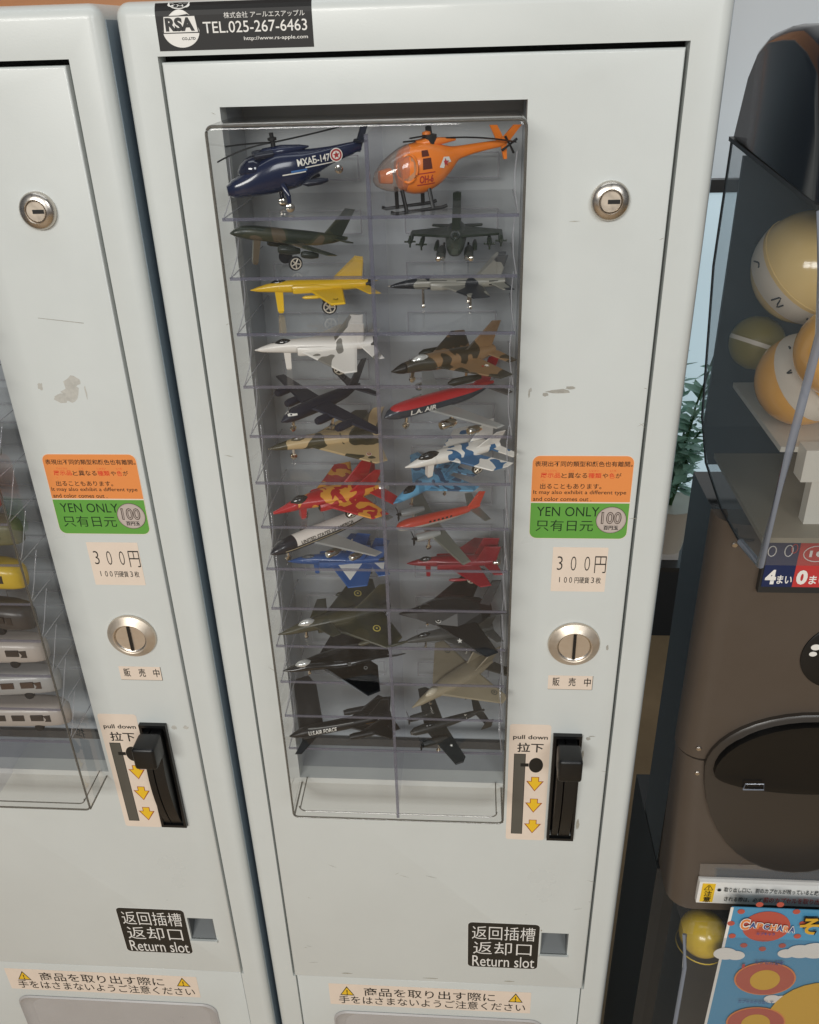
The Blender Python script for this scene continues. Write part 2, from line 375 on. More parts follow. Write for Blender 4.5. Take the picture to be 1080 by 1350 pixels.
# ---- pull lever
lv = part("pull_lever", vm); X0, X1, ZT, ZB = 0.2702, 0.2958, -0.5441, -0.6785
h = MB().box(X0, X0+0.0025, -0.0055, 0.008, ZB, ZT).box(X1-0.0025, X1, -0.0055, 0.008, ZB, ZT).box(X0+0.0025, X1-0.0025, -0.0055, 0.008, ZT-0.003, ZT).box(X0+0.0025, X1-0.0025, -0.0055, 0.008, ZB, ZB+0.003).box(X0+0.0025, X1-0.0025, 0.004, 0.008, ZB+0.003, ZT-0.003)
local(h.build("housing", BLACKP, lv))
g = MB(); prof = []
for i in range(15):
    u = i/14; prof.append((-0.002 - 0.0155*math.sin(PI*(0.18+0.80*u))**0.8, ZT-0.006 - u*(ZT-ZB-0.010)))
n = len(prof)
for xo0, xo1 in ((X0+0.0042, X0+0.0100), (X0+0.0112, X1-0.0042)):
    poly = prof + [(0.003, ZB+0.004), (0.003, ZT-0.006)]
    g.prism(poly, lambda y, z, a=xo0: (a, y, z), lambda y, z, a=xo1: (a, y, z))
local(g.build("curved_guide", BLACKP, lv, smooth=30))
bm = bevel_box(X0+0.0025, X1-0.0020, -0.0350, -0.0120, ZT-0.0270, ZT-0.0020, 0.003, 3)
local(link("handle", bm_mesh(bm, "handle", BLACKP), lv))
local(MB().box(X0+0.006, X1-0.006, -0.0125, -0.004, ZT-0.025, ZT-0.008).build("handle_stem", BLACKP, lv))
# ---- return slot cup
rs = part("return_slot", vm); a0, a1, b0, b1 = 0.2722, 0.3008, -0.8595, -0.8235
cup = solid("grey_cup_plastic", "#6b6f70", 0.5)
m = MB().box(a0+0.0002, a1-0.0002, 0.028, 0.0295, b0, b1).box(a0+0.0001, a0+0.0012, -0.0005, 0.028, b0, b1).box(a1-0.0012, a1-0.0001, -0.0005, 0.028, b0, b1).box(a0+0.0012, a1-0.0012, -0.0005, 0.028, b1-0.0012, b1-0.0001)
m.add([(a0+0.0012, 0.028, b1-0.012), (a1-0.0012, 0.028, b1-0.012), (a1-0.0012, -0.0003, b0+0.002), (a0+0.0012, -0.0003, b0+0.002)], [(0, 1, 2, 3)])
local(m.build("slot_cup", cup, rs)); local(MB().box(a0-0.0008, a1+0.0008, -0.0040, -0.0014, b0-0.0025, b0+0.0012).build("slot_lip", PAINT, rs))
# ---- lower panel with delivery tray
bm = bevel_box(0.0018, 0.3195, 0.0010, 0.0050, -1.295, -0.9195, 0.0008, 2, lambda c: c.y < 0.002)
lp = boolean(bm_mesh(bm, "lower_panel", PAINT), [MB().prism(rrect(0.040, 0.2815, -1.115, -0.982, 0.016), lambda x, z: (x, -0.01, z), lambda x, z: (x, 0.03, z)).mesh("cutter", PAINT)])
local(link("lower_panel", lp, vm))
tr = MB(); rings = []
for ins, y in ((-0.0008, 0.0004), (0.001, -0.0012), (0.004, 0.0025), (0.009, 0.0034), (0.012, 0.005)):
    rings.append([(x, y, z) for x, z in rrect(0.040+ins, 0.2815-ins, -1.115+ins, -0.982-ins, 0.016)])
tr.loft(rings, False); n = len(rings[0]); tr.add(rings[-1], [tuple(range(n))])
local(tr.build("delivery_tray", solid("tray_plastic", "#b7b4b2", 0.35, vary=0.04), vm, smooth=40))

# ---- stickers
def sticker(name, x0, x1, z0, z1, mat, y=-0.00145, r=0.0006, th=0.0002, parent=vm):
    o = MB().prism(rrect(x0, x1, z0, z1, r), lambda x, z: (x, y, z), lambda x, z: (x, y+th, z)).build(name, mat, parent)
    return local(o)
def onto(x0, x1, z0, z1, y):
    return lambda u, v: (x0 + u*(x1-x0), y, z1 - (1-v)*(z1-z0))
def write(st, fn, rows):
    for body, u0, u1, v0, v1, mat, bold in rows:
        # v measured from the top edge down
        local(lettering("lettering", body, (u0, u1, 1-v1, 1-v0), fn, mat, st, bold=bold))
ORANGE = solid("orange_print", "#ee9552", 0.4); GREEN = solid("green_print", "#66a647", 0.4); REDI = solid("red_print", "#e0402a", 0.4)
GREENI = solid("dark_green_print", "#12301a", 0.45); YELLOW = solid("yellow_print", "#f4c62e", 0.4)
# 1 type-and-colour notice
x0, x1, z0, z1 = 0.2404, 0.3165, -0.3408, -0.2685
st = sticker("type_and_currency_notice", x0, x1, z0, z1, CREAM, r=0.006)
zs = z1 - 0.553*(z1-z0)
def half(top):
    pts = rrect(x0+0.0004, x1-0.0004, z0+0.0004, z1-0.0004, 0.0056)
    out = [p for p in pts if (p[1] > zs if top else p[1] < zs)]
    if top: return [(x1-0.0004, zs+0.0006)] + out + [(x0+0.0004, zs+0.0006)]
    return [(x0+0.0004, zs-0.0005)] + out + [(x1-0.0004, zs-0.0005)]
local(MB().prism(half(True), lambda x, z: (x, -0.00150, z), lambda x, z: (x, -0.00146, z)).build("orange_field", ORANGE, st))
local(MB().prism(half(False), lambda x, z: (x, -0.00150, z), lambda x, z: (x, -0.00146, z)).build("green_field", GREEN, st))
fn = onto(x0, x1, z0, z1, -0.00156)
B = BLACKI
write(st, fn, [("表現出不同的類型和顔色也有離開。", .03, .985, .065, .128, B, .008),
    ("てんじひん", .13, .25, .165, .185, REDI, 0), ("こと", .37, .42, .165, .185, REDI, 0), ("しゅるい", .565, .66, .165, .185, REDI, 0), ("いろ", .77, .83, .165, .185, REDI, 0), ("で", .105, .125, .285, .30, REDI, 0),
    ("展示品", .09, .285, .20, .262, REDI, .01), ("と", .295, .35, .205, .26, B, .006), ("異なる", .36, .55, .20, .262, B, .008), ("種類", .56, .69, .20, .262, REDI, .01), ("や", .70, .755, .205, .26, B, .006), ("色", .765, .82, .20, .262, REDI, .01), ("が", .83, .885, .20, .26, B, .006),
    ("出ることもあります。", .09, .70, .325, .39, B, .008),
    ("It may also exhibit a different type", .025, .95, .405, .465, B, .006), ("and color comes out .", .025, .61, .485, .535, B, .006),
    ("YEN ONLY", .07, .70, .605, .72, GREENI, .0), ("只有日元", .065, .65, .765, .905, GREENI, .0)])
cc = (0.826, 0.762); rr = 0.0118
cx, cz = x0 + cc[0]*(x1-x0), z1 - cc[1]*(z1-z0)
def disc(rad, y0, y1, n=40, c=None):
    c = c or (cx, cz)
    return MB().prism([(c[0]+rad*math.cos(2*PI*j/n), c[1]+rad*math.sin(2*PI*j/n)) for j in range(n)], lambda x, z: (x, y0, z), lambda x, z: (x, y1, z))
COINP = solid("coin_print", "#b8aaa2", 0.45); COIND = solid("coin_outline_print", "#4a4038", 0.45)
cn = local(disc(rr, -0.00162, -0.00157).build("coin_picture", COIND, st)); local(disc(rr-0.0004, -0.00166, -0.00162).build("coin_face", COINP, st)); local(disc(rr-0.0012, -0.00169, -0.00166).build("coin_face", solid("coin_print_inner", "#c4b7ae", 0.45), st))
f2 = lambda u, v: (cx + u*rr, -0.00172, cz + v*rr); f3 = lambda u, v: (cx + u*rr, -0.00175, cz + v*rr)
local(lettering("lettering", "100", (-.66, .66, -.30, .62), f2, COIND, st, bold=.035)); local(lettering("lettering", "100", (-.60, .60, -.24, .56), f3, COINP, st, bold=-.012))
local(lettering("lettering", "百円玉", (-.46, .50, -.74, -.42), f2, B, st, bold=.03))
# 2 price label
x0, x1, z0, z1 = 0.2600, 0.3034, -0.3906, -0.3487
st = sticker("price_label", x0, x1, z0, z1, CREAM); fn = onto(x0, x1, z0, z1, -0.00152)
write(st, fn, [("3", .09, .19, .20, .51, B, -.012), ("0", .34, .44, .20, .52, B, -.016), ("0", .59, .69, .20, .52, B, -.016), ("円", .775, .985, .19, .57, B, -.006),
    ("1", .146, .160, .67, .79, B, 0), ("0", .235, .29, .67, .80, B, 0), ("0", .33, .385, .67, .80, B, 0), ("円硬貨", .43, .70, .665, .81, B, .01), ("3", .735, .79, .67, .80, B, 0), ("枚", .82, .915, .665, .81, B, .01)])
# 3 on-sale label
x0, x1, z0, z1 = 0.2626, 0.3008, -0.4932, -0.4781
st = sticker("on_sale_label", x0, x1, z0, z1, CREAM); fn = onto(x0, x1, z0, z1, -0.00152)
write(st, fn, [("販", .10, .26, .14, .76, B, .012), ("売", .46, .62, .14, .76, B, .012), ("中", .81, .96, .14, .76, B, .012)])
local(MB().box(x1-0.0002, x1+0.0002, -0.00152, -0.00122, z0, z1).box(x0, x1-0.0002, -0.00152, -0.00122, z0-0.0002, z0+0.0001).build("label_edge_shadow", solid("label_shadow_grey", "#5c564c", .6), st))  # dark strips paint the shadow along the label's right and bottom edges
# 4 pull-down sticker
x0, x1, z0, z1 = 0.2310, 0.2682, -0.6832, -0.5346
st = sticker("pull_down_sticker", x0, x1, z0, z1, CREAM, r=0.003); fn = onto(x0, x1, z0, z1, -0.00152)
write(st, fn, [("pull down", .09, .93, .085, .128, B, .018), ("拉下", .20, .84, .148, .225, B, .016)])
def fpoly(name, pts, mat, y0=-0.00152, y1=-0.00148, st=st, fr=None):
    f = fr or (x0, x1, z0, z1)
    q = [(f[0] + u*(f[1]-f[0]), f[3] - v*(f[3]-f[2])) for u, v in pts]
    return local(MB().prism(q, lambda x, z: (x, y0, z), lambda x, z: (x, y1, z)).build(name, mat, st))
fpoly("printed_bar", [(.13, .240), (.42, .240), (.42, .945), (.13, .945)], B)
fpoly("printed_bar", [(.143, .244), (.407, .244), (.407, .941), (.143, .941)], solid("grey_print", "#5d5a52", 0.5), -0.00156, -0.00153)
fpoly("printed_stem", [(.30, .318), (.50, .318), (.50, .345), (.30, .345)], B, -0.00160, -0.00157)
fpoly("printed_knob", [(.68 + .175*math.cos(2*PI*j/28), .332 + .062*math.sin(2*PI*j/28)) for j in range(28)], B, -0.00160, -0.00157)
OUTL = solid("brown_outline_print", "#a5512a", 0.45)
for vt in (.432, .622, .812):
    arrow = [(.58, 0), (.78, 0), (.78, .036), (.90, .036), (.68, .125), (.46, .036), (.58, .036)]
    fpoly("printed_arrow", [(u, v+vt) for u, v in arrow], OUTL)
    inn = [(.60, .0042), (.76, .0042), (.76, .0402), (.855, .0402), (.68, .1155), (.505, .0402), (.60, .0402)]
    fpoly("printed_arrow", [(u, v+vt) for u, v in inn], YELLOW, -0.00156, -0.00153)
# 5 return-slot sign
x0, x1, z0, z1 = 0.1945, 0.2706, -0.8855, -0.8105
BLK = solid("black_sticker", "#22221f", 0.4)
st = sticker("return_slot_sign", x0, x1, z0, z1, WHITEI, r=0.005); fn = onto(x0, x1, z0, z1, -0.0016)
fpoly("black_field", [((p[0]-x0)/(x1-x0), (z1-p[1])/(z1-z0)) for p in rrect(x0+0.0004, x1-0.0004, z0+0.0004, z1-0.0004, 0.0047)], BLK, -0.00153, -0.00148, st)
write(st, fn, [("返回插槽", .06, .94, .075, .37, WHITEI, -.004), ("返却口", .08, .90, .415, .70, WHITEI, -.004), ("Return slot", .07, .95, .735, .975, WHITEI, .0)])
# 6 hand warning on the lower panel
x0, x1, z0, z1 = 0.0370, 0.2660, -0.9695, -0.9310
st = sticker("hand_warning_sticker", x0, x1, z0, z1, CREAM, y=0.00075); fn = onto(x0, x1, z0, z1, 0.00068)
write(st, fn, [("商品を取り出す際に", .175, .825, .12, .52, B, .006), ("手をはさまないようご注意ください", .045, .975, .55, .93, B, .006)])
for u, v in ((.09, .10), (.925, .06)):
    fpoly("warning_triangle", [(u-.036, v+.43), (u+.036, v+.43), (u, v)], B, 0.00068, 0.00072, st)
    fpoly("warning_triangle", [(u-.029, v+.395), (u+.029, v+.395), (u, v+.06)], YELLOW, 0.00064, 0.00067, st)
    fpoly("exclamation_mark", [(u-.003, v+.18), (u+.003, v+.18), (u+.002, v+.32), (u-.002, v+.32)], B, 0.00060, 0.00063, st)
    fpoly("exclamation_mark", [(u-.003, v+.34), (u+.003, v+.34), (u+.003, v+.39), (u-.003, v+.39)], B, 0.00060, 0.00063, st)
# ---- worn spots: glue left by old stickers, scuffs
GLUE = solid("old_glue", "#c2c0b8", 0.75, vary=0.15, vscale=300)
def residue(pts, mat=GLUE, y=-0.00128, parent=vm):
    return local(MB().prism(pts, lambda x, z: (x, y-0.00004, z), lambda x, z: (x, y+0.00006, z)).build("glue_residue", mat, parent))
def blob(cx_, cz_, w, hgt, n, seed):
    r = random.Random(seed)
    return [(cx_ + w*math.cos(2*PI*i/n)*(0.55+0.6*r.random()), cz_ + hgt*math.sin(2*PI*i/n)*(0.55+0.6*r.random())) for i in range(n)]

machine_left = copy_tree(vm)       # the neighbour is the same model; it is copied before the marks only this one has
machine_left.location = (0.16 - 0.3824, 0.0, -1.40)
tag(machine_left, "pale grey toy vending machine without a company sticker, left of the aircraft machine", "vending machine", "capsule-less toy vending machines")
# marks on the aircraft machine
SCUFF = solid("scuff_mark", "#aaa79e", 0.8, vary=0.2, vscale=500)
for i, (mx, mz, w, hh) in enumerate(((0.2570, -0.2175, 0.009, 0.0018), (0.2480, -0.2200, 0.0026, 0.0016), (0.2650, -0.2150, 0.0036, 0.0018), (0.2360, -0.2195, 0.0007, 0.0042), (0.2372, -0.2165, 0.0005, 0.0020), (0.3020, -0.5500, 0.0026, 0.0022), (0.3045, -0.5470, 0.0032, 0.0007), (0.3105, -0.4470, 0.0013, 0.0030))):
    residue(blob(mx, mz, w, hh, 11, 50+i), SCUFF, -0.00128-0.000004*i)
GRIME = solid("grime", "#a9a598", 0.85, vary=0.2, vscale=400)
rw = random.Random(21)
for i in range(26):
    mx, mz = rw.choice(((rw.uniform(.236, .318), rw.uniform(-.90, -.05)), (rw.uniform(.004, .030), rw.uniform(-.90, -.02)), (rw.uniform(.01, .31), rw.uniform(-.80, -.70)), (rw.uniform(.3185, .3202), rw.uniform(-.9, -.05))))
    if .236 < mx < .318 and -.70 < mz < -.26: continue
    L_ = rw.uniform(.0012, .006); a_ = rw.uniform(-.7, .7); w_ = rw.uniform(.00012, .0003); ca, sa = math.cos(a_)*L_, math.sin(a_)*L_
    residue([(mx-ca, mz-sa-w_*.3), (mx, mz-w_), (mx+ca, mz+sa), (mx, mz+w_)], GRIME, -0.00128-0.000004*i).name = "scratch"
for i, (mx, mz, w, hh) in enumerate(((0.2995, -0.6600, .0016, .0080), (0.2980, -0.5700, .0010, .0060), (0.2720, -0.8200, .0008, .0015), (0.0600, -0.9080, .0060, .0010), (0.1550, -0.9100, .0100, .0008), (0.2400, -0.9090, .0070, .0009))):
    residue(blob(mx, mz, w, hh, 13, 150+i), GRIME, -0.00128-0.000003*i).name = "grime_spot"
# ---- company sticker bent over the rounded top edge
def topmap(x, s):
    """s = distance up from z 0.0065 along the front, running over the rounded edge"""
    r = 0.0085; zt = SHELLZ1 - r; flat = zt - 0.0062; e = 0.00015
    if s <= flat: return (x, -e, 0.0062 + s)
    a = (s - flat)/r
    return (x, r - (r+e)*math.cos(a), zt + (r+e)*math.sin(a))
lx0, lx1, LH = 0.0000, 0.0966, 0.0270
st = MB(); rows = 10
for i in range(rows):
    s0, s1 = LH*i/rows, LH*(i+1)/rows
    st.add([topmap(lx0, s0), topmap(lx1, s0), topmap(lx1, s1), topmap(lx0, s1)], [(0, 1, 2, 3)])
st = local(st.build("company_sticker", solid("black_vinyl", "#12100e", 0.55), vm, smooth=60))
def lg(off):
    def f(u, v):
        x, y, z = topmap(lx0 + u*(lx1-lx0), v*LH); return (x, y-off, z+off*0.4)
    return f
def lpoly(name, pts, mat, off):
    f = lg(off); vs = [f(u, v) for u, v in pts]
    return local(MB().add(vs, [tuple(range(len(vs)))]).build(name, mat, st))
asp = (lx1-lx0)/LH
pear = []
for i in range(40):
    a = 2*PI*i/40; rr_ = 0.118
    pear.append((0.155 + rr_*math.cos(a)*(1 - 0.25*max(0, math.sin(a))), 0.40 + (0.34 if math.sin(a) < 0 else 0.42)*math.sin(a)))
lpoly("pear_emblem", pear, WHITEI, 0.0001)
lpoly("emblem_band", [(.036, .345), (.272, .345), (.258, .70), (.048, .70)], BLACKI, 0.00014); lpoly("emblem_band", [(.044, .365), (.264, .365), (.252, .68), (.054, .68)], WHITEI, 0.00018)
local(lettering("lettering", "RSA", (.058, .246, .385, .66), lg(0.00026), BLACKI, st, bold=.055))
local(lettering("lettering", "CO.,LTD", (.155, .243, .20, .265), lg(0.0002), BLACKI, st, bold=.03))
for u, v, r_, mt in ((.155, .98, .070, WHITEI), (.155, .985, .062, BLACKI), (.105, .93, .022, WHITEI), (.135, .90, .018, WHITEI), (.135, .90, .014, BLACKI), (.20, .915, .026, WHITEI), (.165, .93, .017, WHITEI), (.165, .93, .013, BLACKI)):
    lpoly("emblem_fruit", [(u + r_*math.cos(2*PI*i/20), min(0.995, v + r_*asp*0.62*math.sin(2*PI*i/20))) for i in range(20)], mt, 0.0002 + 0.00004*(mt is BLACKI) + 0.00002*(r_ < .06))
for body, u0, u1, v0, v1, bo in (("株式会社 アールエスアップル", .44, .955, .615, .735, 0), ("TEL.025-267-6463", .30, .965, .33, .56, .004), ("http://www.rs-apple.com", .555, .965, .15, .245, .006)):
    local(lettering("lettering", body, (u0, u1, v0, v1), lg(0.00016), WHITEI, st, bold=bo))
# marks on the neighbour (drawn in its own place)
RC = [0.0]
def residue_left(pts, mat):
    RC[0] += 0.00001; e_ = RC[0]
    o = MB().prism([(x+0.3824, z) for x, z in pts], lambda x, z: (x, -0.00126-e_, z), lambda x, z: (x, -0.00110, z)).build("glue_residue", mat, machine_left); return local(o)
for i, (mx, mz, w, hh) in enumerate(((-0.1060, -0.2190, 0.0075, 0.0105), (-0.1030, -0.2090, 0.0070, 0.0045), (-0.1290, -0.2130, 0.0026, 0.0038), (-0.0945, -0.2170, 0.0007, 0.0065), (-0.1135, -0.2225, 0.0075, 0.0042), (-0.0800, -0.5495, 0.0035, 0.0026), (-0.0690, -0.5490, 0.0028, 0.0026))):
    residue_left(blob(mx, mz, w, hh, 15, 80+i), GLUE)
residue_left([(-0.118, -0.1605), (-0.085, -0.1645), (-0.085, -0.1650), (-0.118, -0.1609)], SCUFF)

# ================================================================== TOY AIRCRAFT
TG = "toy aircraft on the display shelves"
GLASSD = solid("dark_canopy", "#15191c", 0.12, coat=0.6); GLASSW = solid("silvered_canopy", "#d9dad6", 0.18, 0.5)
TYRE = solid("toy_tyre", "#17171a", 0.6); HUB = solid("toy_hub", "#d9d2c4", 0.35, 0.4); CHROME = solid("toy_chrome", "#d8d2c6", 0.12, 1.0)
SILVER = solid("toy_silver", "#adafac", 0.3, 0.3); PROPB = solid("toy_propeller", "#151515", 0.45)
def sect(t, hw, hh, zc, n=18, e=2.3):
    ring = []
    for j in range(n):
        a = 2*PI*j/n; ca, sa = math.cos(a), math.sin(a)
        ring.append((t, hw*math.copysign(abs(ca)**(2/e), ca), zc + hh*math.copysign(abs(sa)**(2/e), sa)))
    return ring
def smooth_stations(st, k=3):
    out = []
    for i in range(len(st)-1):
        p0 = st[max(i-1, 0)]; p1 = st[i]; p2 = st[i+1]; p3 = st[min(i+2, len(st)-1)]
        for q in range(k):
            u = q/k
            r = [p1[0] + (p2[0]-p1[0])*u]
            for c in (1, 2, 3):
                v = 0.5*((2*p1[c]) + (-p0[c]+p2[c])*u + (2*p0[c]-5*p1[c]+4*p2[c]-p3[c])*u*u + (-p0[c]+3*p1[c]-3*p2[c]+p3[c])*u**3)
                r.append(v)
            r[1] = max(r[1], 1e-4); r[2] = max(r[2], 1e-4); out.append(tuple(r))
    out.append(st[-1]); return out
class Plane:
    """local frame: nose towards -x, y+ is the far side, z up, origin on the shelf under mid-length; sizes in parts of the length"""
    def __init__(s, label, nose, tail, k, h=0.013, pitch=0.0, roll=0.0, name="toy_jet", cat="toy plane", length=None):
        d = Vector((tail[0]-nose[0], tail[1]-nose[1])); s.L = length or d.length
        s.root = empty(name, ((nose[0]+tail[0])/2, (nose[1]+tail[1])/2, SZ[k]+0.0004), label=label, cat=cat, group=TG)
        s.root.rotation_euler = Euler((roll, pitch, math.atan2(d.y, d.x)), 'XYZ')
        s.ys = 1.0
        if k >= 3:      # these lean towards the window
            h -= 0.0022; s.ys = 1.12
            if roll == 0.0: s.root.rotation_euler.x = math.radians(12)
        s.h = h/s.L
    def P(s, t, y, z): return ((t-0.5)*s.L, y*s.L*s.ys, (z*(1 + (s.ys-1)*.7)+s.h)*s.L)
    def put(s, m, name, mat, smooth=None, parent=None, label=None):
        m.v = [s.P(*v) for v in m.v]; return m.build(name, mat, parent or s.root, smooth, label)
    def fuselage(s, st, mat, e=2.3, name="fuselage"):
        q_ = smooth_stations(st)
        if name == "fuselage": s.st = q_; s.e = e
        m = MB(); m.loft([sect(*q, e=e) for q in q_], True); return s.put(m, name, mat, 50)
    def side(s, t, z):
        """half width of the fuselage at t, height z"""
        for a, b in zip(s.st, s.st[1:]):
            if a[0] <= t <= b[0]:
                u = (t-a[0])/max(1e-6, b[0]-a[0]); hw, hh, zc = [a[i] + (b[i]-a[i])*u for i in (1, 2, 3)]
                q = min(0.999, abs((z-zc)/hh)); return hw*(1-q**s.e)**(1/s.e)
        return 0
    def flat(s, name, poly, z0, mat, dih=0.0, th=0.013, sides=(1, -1), y0=0.0):
        objs = []
        cxm = sum(p[0] for p in poly)/len(poly); cym = sum(p[1] for p in poly)/len(poly)
        for sg in sides:
            m = MB(); n = len(poly)
            def zz(y, o): return z0 + dih*y + o
            mid = [(t, sg*(y+y0), zz(y, 0)) for t, y in poly]
            ins = [(cxm + (t-cxm)*0.90, cym + (y-cym)*0.95) for t, y in poly]
            up = [(t, sg*(y+y0), zz(y, th/2)) for t, y in ins]; dn = [(t, sg*(y+y0), zz(y, -th/2)) for t, y in ins]
            m.loft([dn, mid, up], True); objs.append(s.put(m, name, mat))
        return objs
    def wing(s, poly, z0, mat, dih=0.05, th=0.014, sides=(1, -1)): return s.flat("wing", poly, z0, mat, dih, th, sides)
    def tailplane(s, poly, z0, mat, dih=0.0, sides=(1, -1)): return s.flat("tailplane", poly, z0, mat, dih, 0.011, sides)
    def fin(s, poly, mat, y0=0.0, cant=0.0, th=0.013, name="tail_fin"):
        for sg in ((1,) if y0 == 0 else (1, -1)):
            m = MB(); zb = min(p[1] for p in poly)
            cxm = sum(p[0] for p in poly)/len(poly); czm = sum(p[1] for p in poly)/len(poly)
            ins = [(cxm + (t-cxm)*0.9, czm + (z-czm)*0.95) for t, z in poly]
            f = lambda t, z, o: (t, sg*(y0 + cant*(z-zb)) + o, z)
            m.loft([[f(t, z, -th/2) for t, z in ins], [f(t, z, 0) for t, z in poly], [f(t, z, th/2) for t, z in ins]], True)
            s.put(m, name, mat)
    def canopy(s, t0, t1, hw, hh, zc, mat=GLASSD):
        m = MB(); m.loft([sect(t0 + (t1-t0)*u, hw*w, hh*w, zc, 14, 2.0) for u, w in ((0, .08), (.12, .5), (.3, .85), (.5, 1), (.72, .85), (.9, .45), (1, .06))], True)
        s.put(m, "canopy", mat, 60)
    def engine(s, t0, t1, y, z, r, mat, name="engine", sides=(1, -1), tip=0.75):
        for sg in sides:
            m = MB(); m.loft([[(t, sg*y + r*w*math.cos(2*PI*j/12), z + r*w*math.sin(2*PI*j/12)) for j in range(12)] for t, w in ((t0, tip), (t0 + (t1-t0)*.15, 1), (t0 + (t1-t0)*.65, 1), (t1, .6))], True)
            s.put(m, name, mat, 50)
    def intake(s, t0, t1, y, w, h, z, mat):
        for sg in (1, -1):
            m = MB(); rg = []
            for t, a, b in ((t0, .82, .9), (t0+.02, 1, 1), (t0 + (t1-t0)*.6, 1, .95), (t1, .5, .4)):
                rg.append([(t, sg*y + u*w*a, z + v*h*b) for u, v in ((-1, -.6), (-.6, -1), (.6, -1), (1, -.6), (1, .6), (.6, 1), (-.6, 1), (-1, .6))])
            m.loft(rg, True); o = s.put(m, "air_intake", mat, 35)
            q = MB(); q.add([(t0-.002, sg*y + u*w*.66, z + v*h*.72) for u, v in ((-1, -1), (1, -1), (1, 1), (-1, 1))], [(0, 1, 2, 3)]); s.put(q, "intake_mouth", BLACKI, parent=o)
    def missile(s, t0, t1, y, z, r, mat, sides=(1, -1)): s.engine(t0, t1, y, z, r, mat, "missile", sides, 0.3)
    def wheel(s, t, y, r, w=0.02, sides=(1, -1), spokes=True):
        for sg in sides:
            m = MB(); zc = r - s.h; m.lathe([(r*.75, -w/2), (r*.97, -w/2*.9), (r, 0), (r*.97, w/2*.9), (r*.75, w/2)], (t, sg*y, zc), 'y', 20)
            tyre = s.put(m, "wheel", TYRE, 40)
            if spokes:
                q = MB(); yo = sg*y - (w/2 + .002) if sg < 0 else sg*y + (w/2 + .002)
                q.lathe([(r*.78, -.0015), (r*.78, .0015), (r*.64, .0015), (r*.64, -.0015)], (t, yo, zc), 'y', 20, cap=False)
                for j in range(5):
                    a = 2*PI*j/5; q.tube([(t, yo, zc), (t + r*.68*math.cos(a), yo, zc + r*.68*math.sin(a))], r*.1, 4)
                s.put(q, "hub", HUB, parent=None).parent = tyre
    def gear(s, t, y, z1, r, mat, sides=(1, -1), wheel=0.016):
        for sg in sides:
            m = MB(); m.tube([(t, sg*y, z1), (t, sg*y, -s.h + wheel)], r, 6); g = s.put(m, "landing_gear", mat)
            q = MB(); q.lathe([(wheel*.7, -.012), (wheel, -.009), (wheel, .009), (wheel*.7, .012)], (t, sg*y, wheel-s.h), 'y', 14); s.put(q, "gear_wheel", CHROME, 40, parent=g)
    def skid(s, t, z1, w, d, mat):
        m = MB(); m.loft([[(t-w/2, -d/2, z1), (t+w/2, -d/2, z1), (t+w/2, d/2, z1), (t-w/2, d/2, z1)], [(t-w*.35, -d/2, -s.h+.02), (t+w*.4, -d/2, -s.h+.02), (t+w*.4, d/2, -s.h+.02), (t-w*.35, d/2, -s.h+.02)], [(t-w*.2, -d*.3, -s.h), (t+w*.25, -d*.3, -s.h), (t+w*.25, d*.3, -s.h), (t-w*.2, d*.3, -s.h)]], True)
        s.put(m, "nose_leg", mat)
    def prop(s, t, y, z, r, sides=(1, -1), blades=3, rot=0.4):
        for sg in sides:
            m = MB(); m.engine = None
            m.lathe([(.004, -.03), (.012, -.012), (.012, .006)], (t, sg*y, z), 'x', 10)
            for j in range(blades):
                a = rot + 2*PI*j/blades; ca, sa = math.cos(a), math.sin(a)
                w = .016
                pts = [(t, sg*y - sa*w*.4, z + ca*w*.4), (t-.004, sg*y + ca*r*.55 - sa*w, z + sa*r*.55 + ca*w), (t-.004, sg*y + ca*r, z + sa*r), (t+.004, sg*y + ca*r*.55 + sa*w, z + sa*r*.55 - ca*w), (t, sg*y + sa*w*.4, z - ca*w*.4)]
                m.loft([[(p[0]-.003, p[1], p[2]) for p in pts], [(p[0]+.003, p[1], p[2]) for p in pts]], True)
            s.put(m, "propeller", PROPB)
    def disc(s, t, y, z, r, mats, name="roundel"):
        for i, (mt, f) in enumerate(mats):
            m = MB(); m.loft([[(t + r*f*math.cos(2*PI*j/20), y + r*f*math.sin(2*PI*j/20), z + .0012*i) for j in range(20)], [(t + r*f*math.cos(2*PI*j/20), y + r*f*math.sin(2*PI*j/20), z + .001 + .0012*i) for j in range(20)]], True)
            s.put(m, name, mt)
    def star(s, t, y, z, r, mat, plane='z'):
        m = MB(); pts = []
        for i in range(10):
            a = PI/2 + PI*i/5; q = r if i % 2 == 0 else r*.42; pts.append((q*math.cos(a), q*math.sin(a)))
        if plane == 'z': m.loft([[(t+a, y+b, z) for a, b in pts], [(t+a, y+b, z+.002) for a, b in pts]], True)
        else: m.loft([[(t+a, y, z+b) for a, b in pts], [(t+a, y+.002, z+b) for a, b in pts]], True)
        s.put(m, "star_mark", mat)
    def words(s, body, t0, t1, z0, z1, mat, bold=0.01, shear=0.0, near=True, slope=0.0):
        def fn(t, z):
            zz = z + slope*(t-t0); return s.P(t, -(s.side(t, zz) + .004), zz)
        return lettering("lettering", body, (t0, t1, z0, z1), fn, mat, s.root, bold=bold, shear=shear)
    def band(s, t0, t1, zf, zt, mat, name="stripe", sides=(-1, 1)):
        """painted stripe hugging the fuselage side"""
        for sg in sides:
            m = MB(); n = 16; a, b = [], []
            for i in range(n+1):
                t = t0 + (t1-t0)*i/n; a.append((t, sg*(s.side(t, zf)+.0025), zf)); b.append((t, sg*(s.side(t, zt)+.0025), zt))
            m.add(a + b, [(i, i+1, n+1+i+1, n+1+i) for i in range(n)]); s.put(m, name, mat)

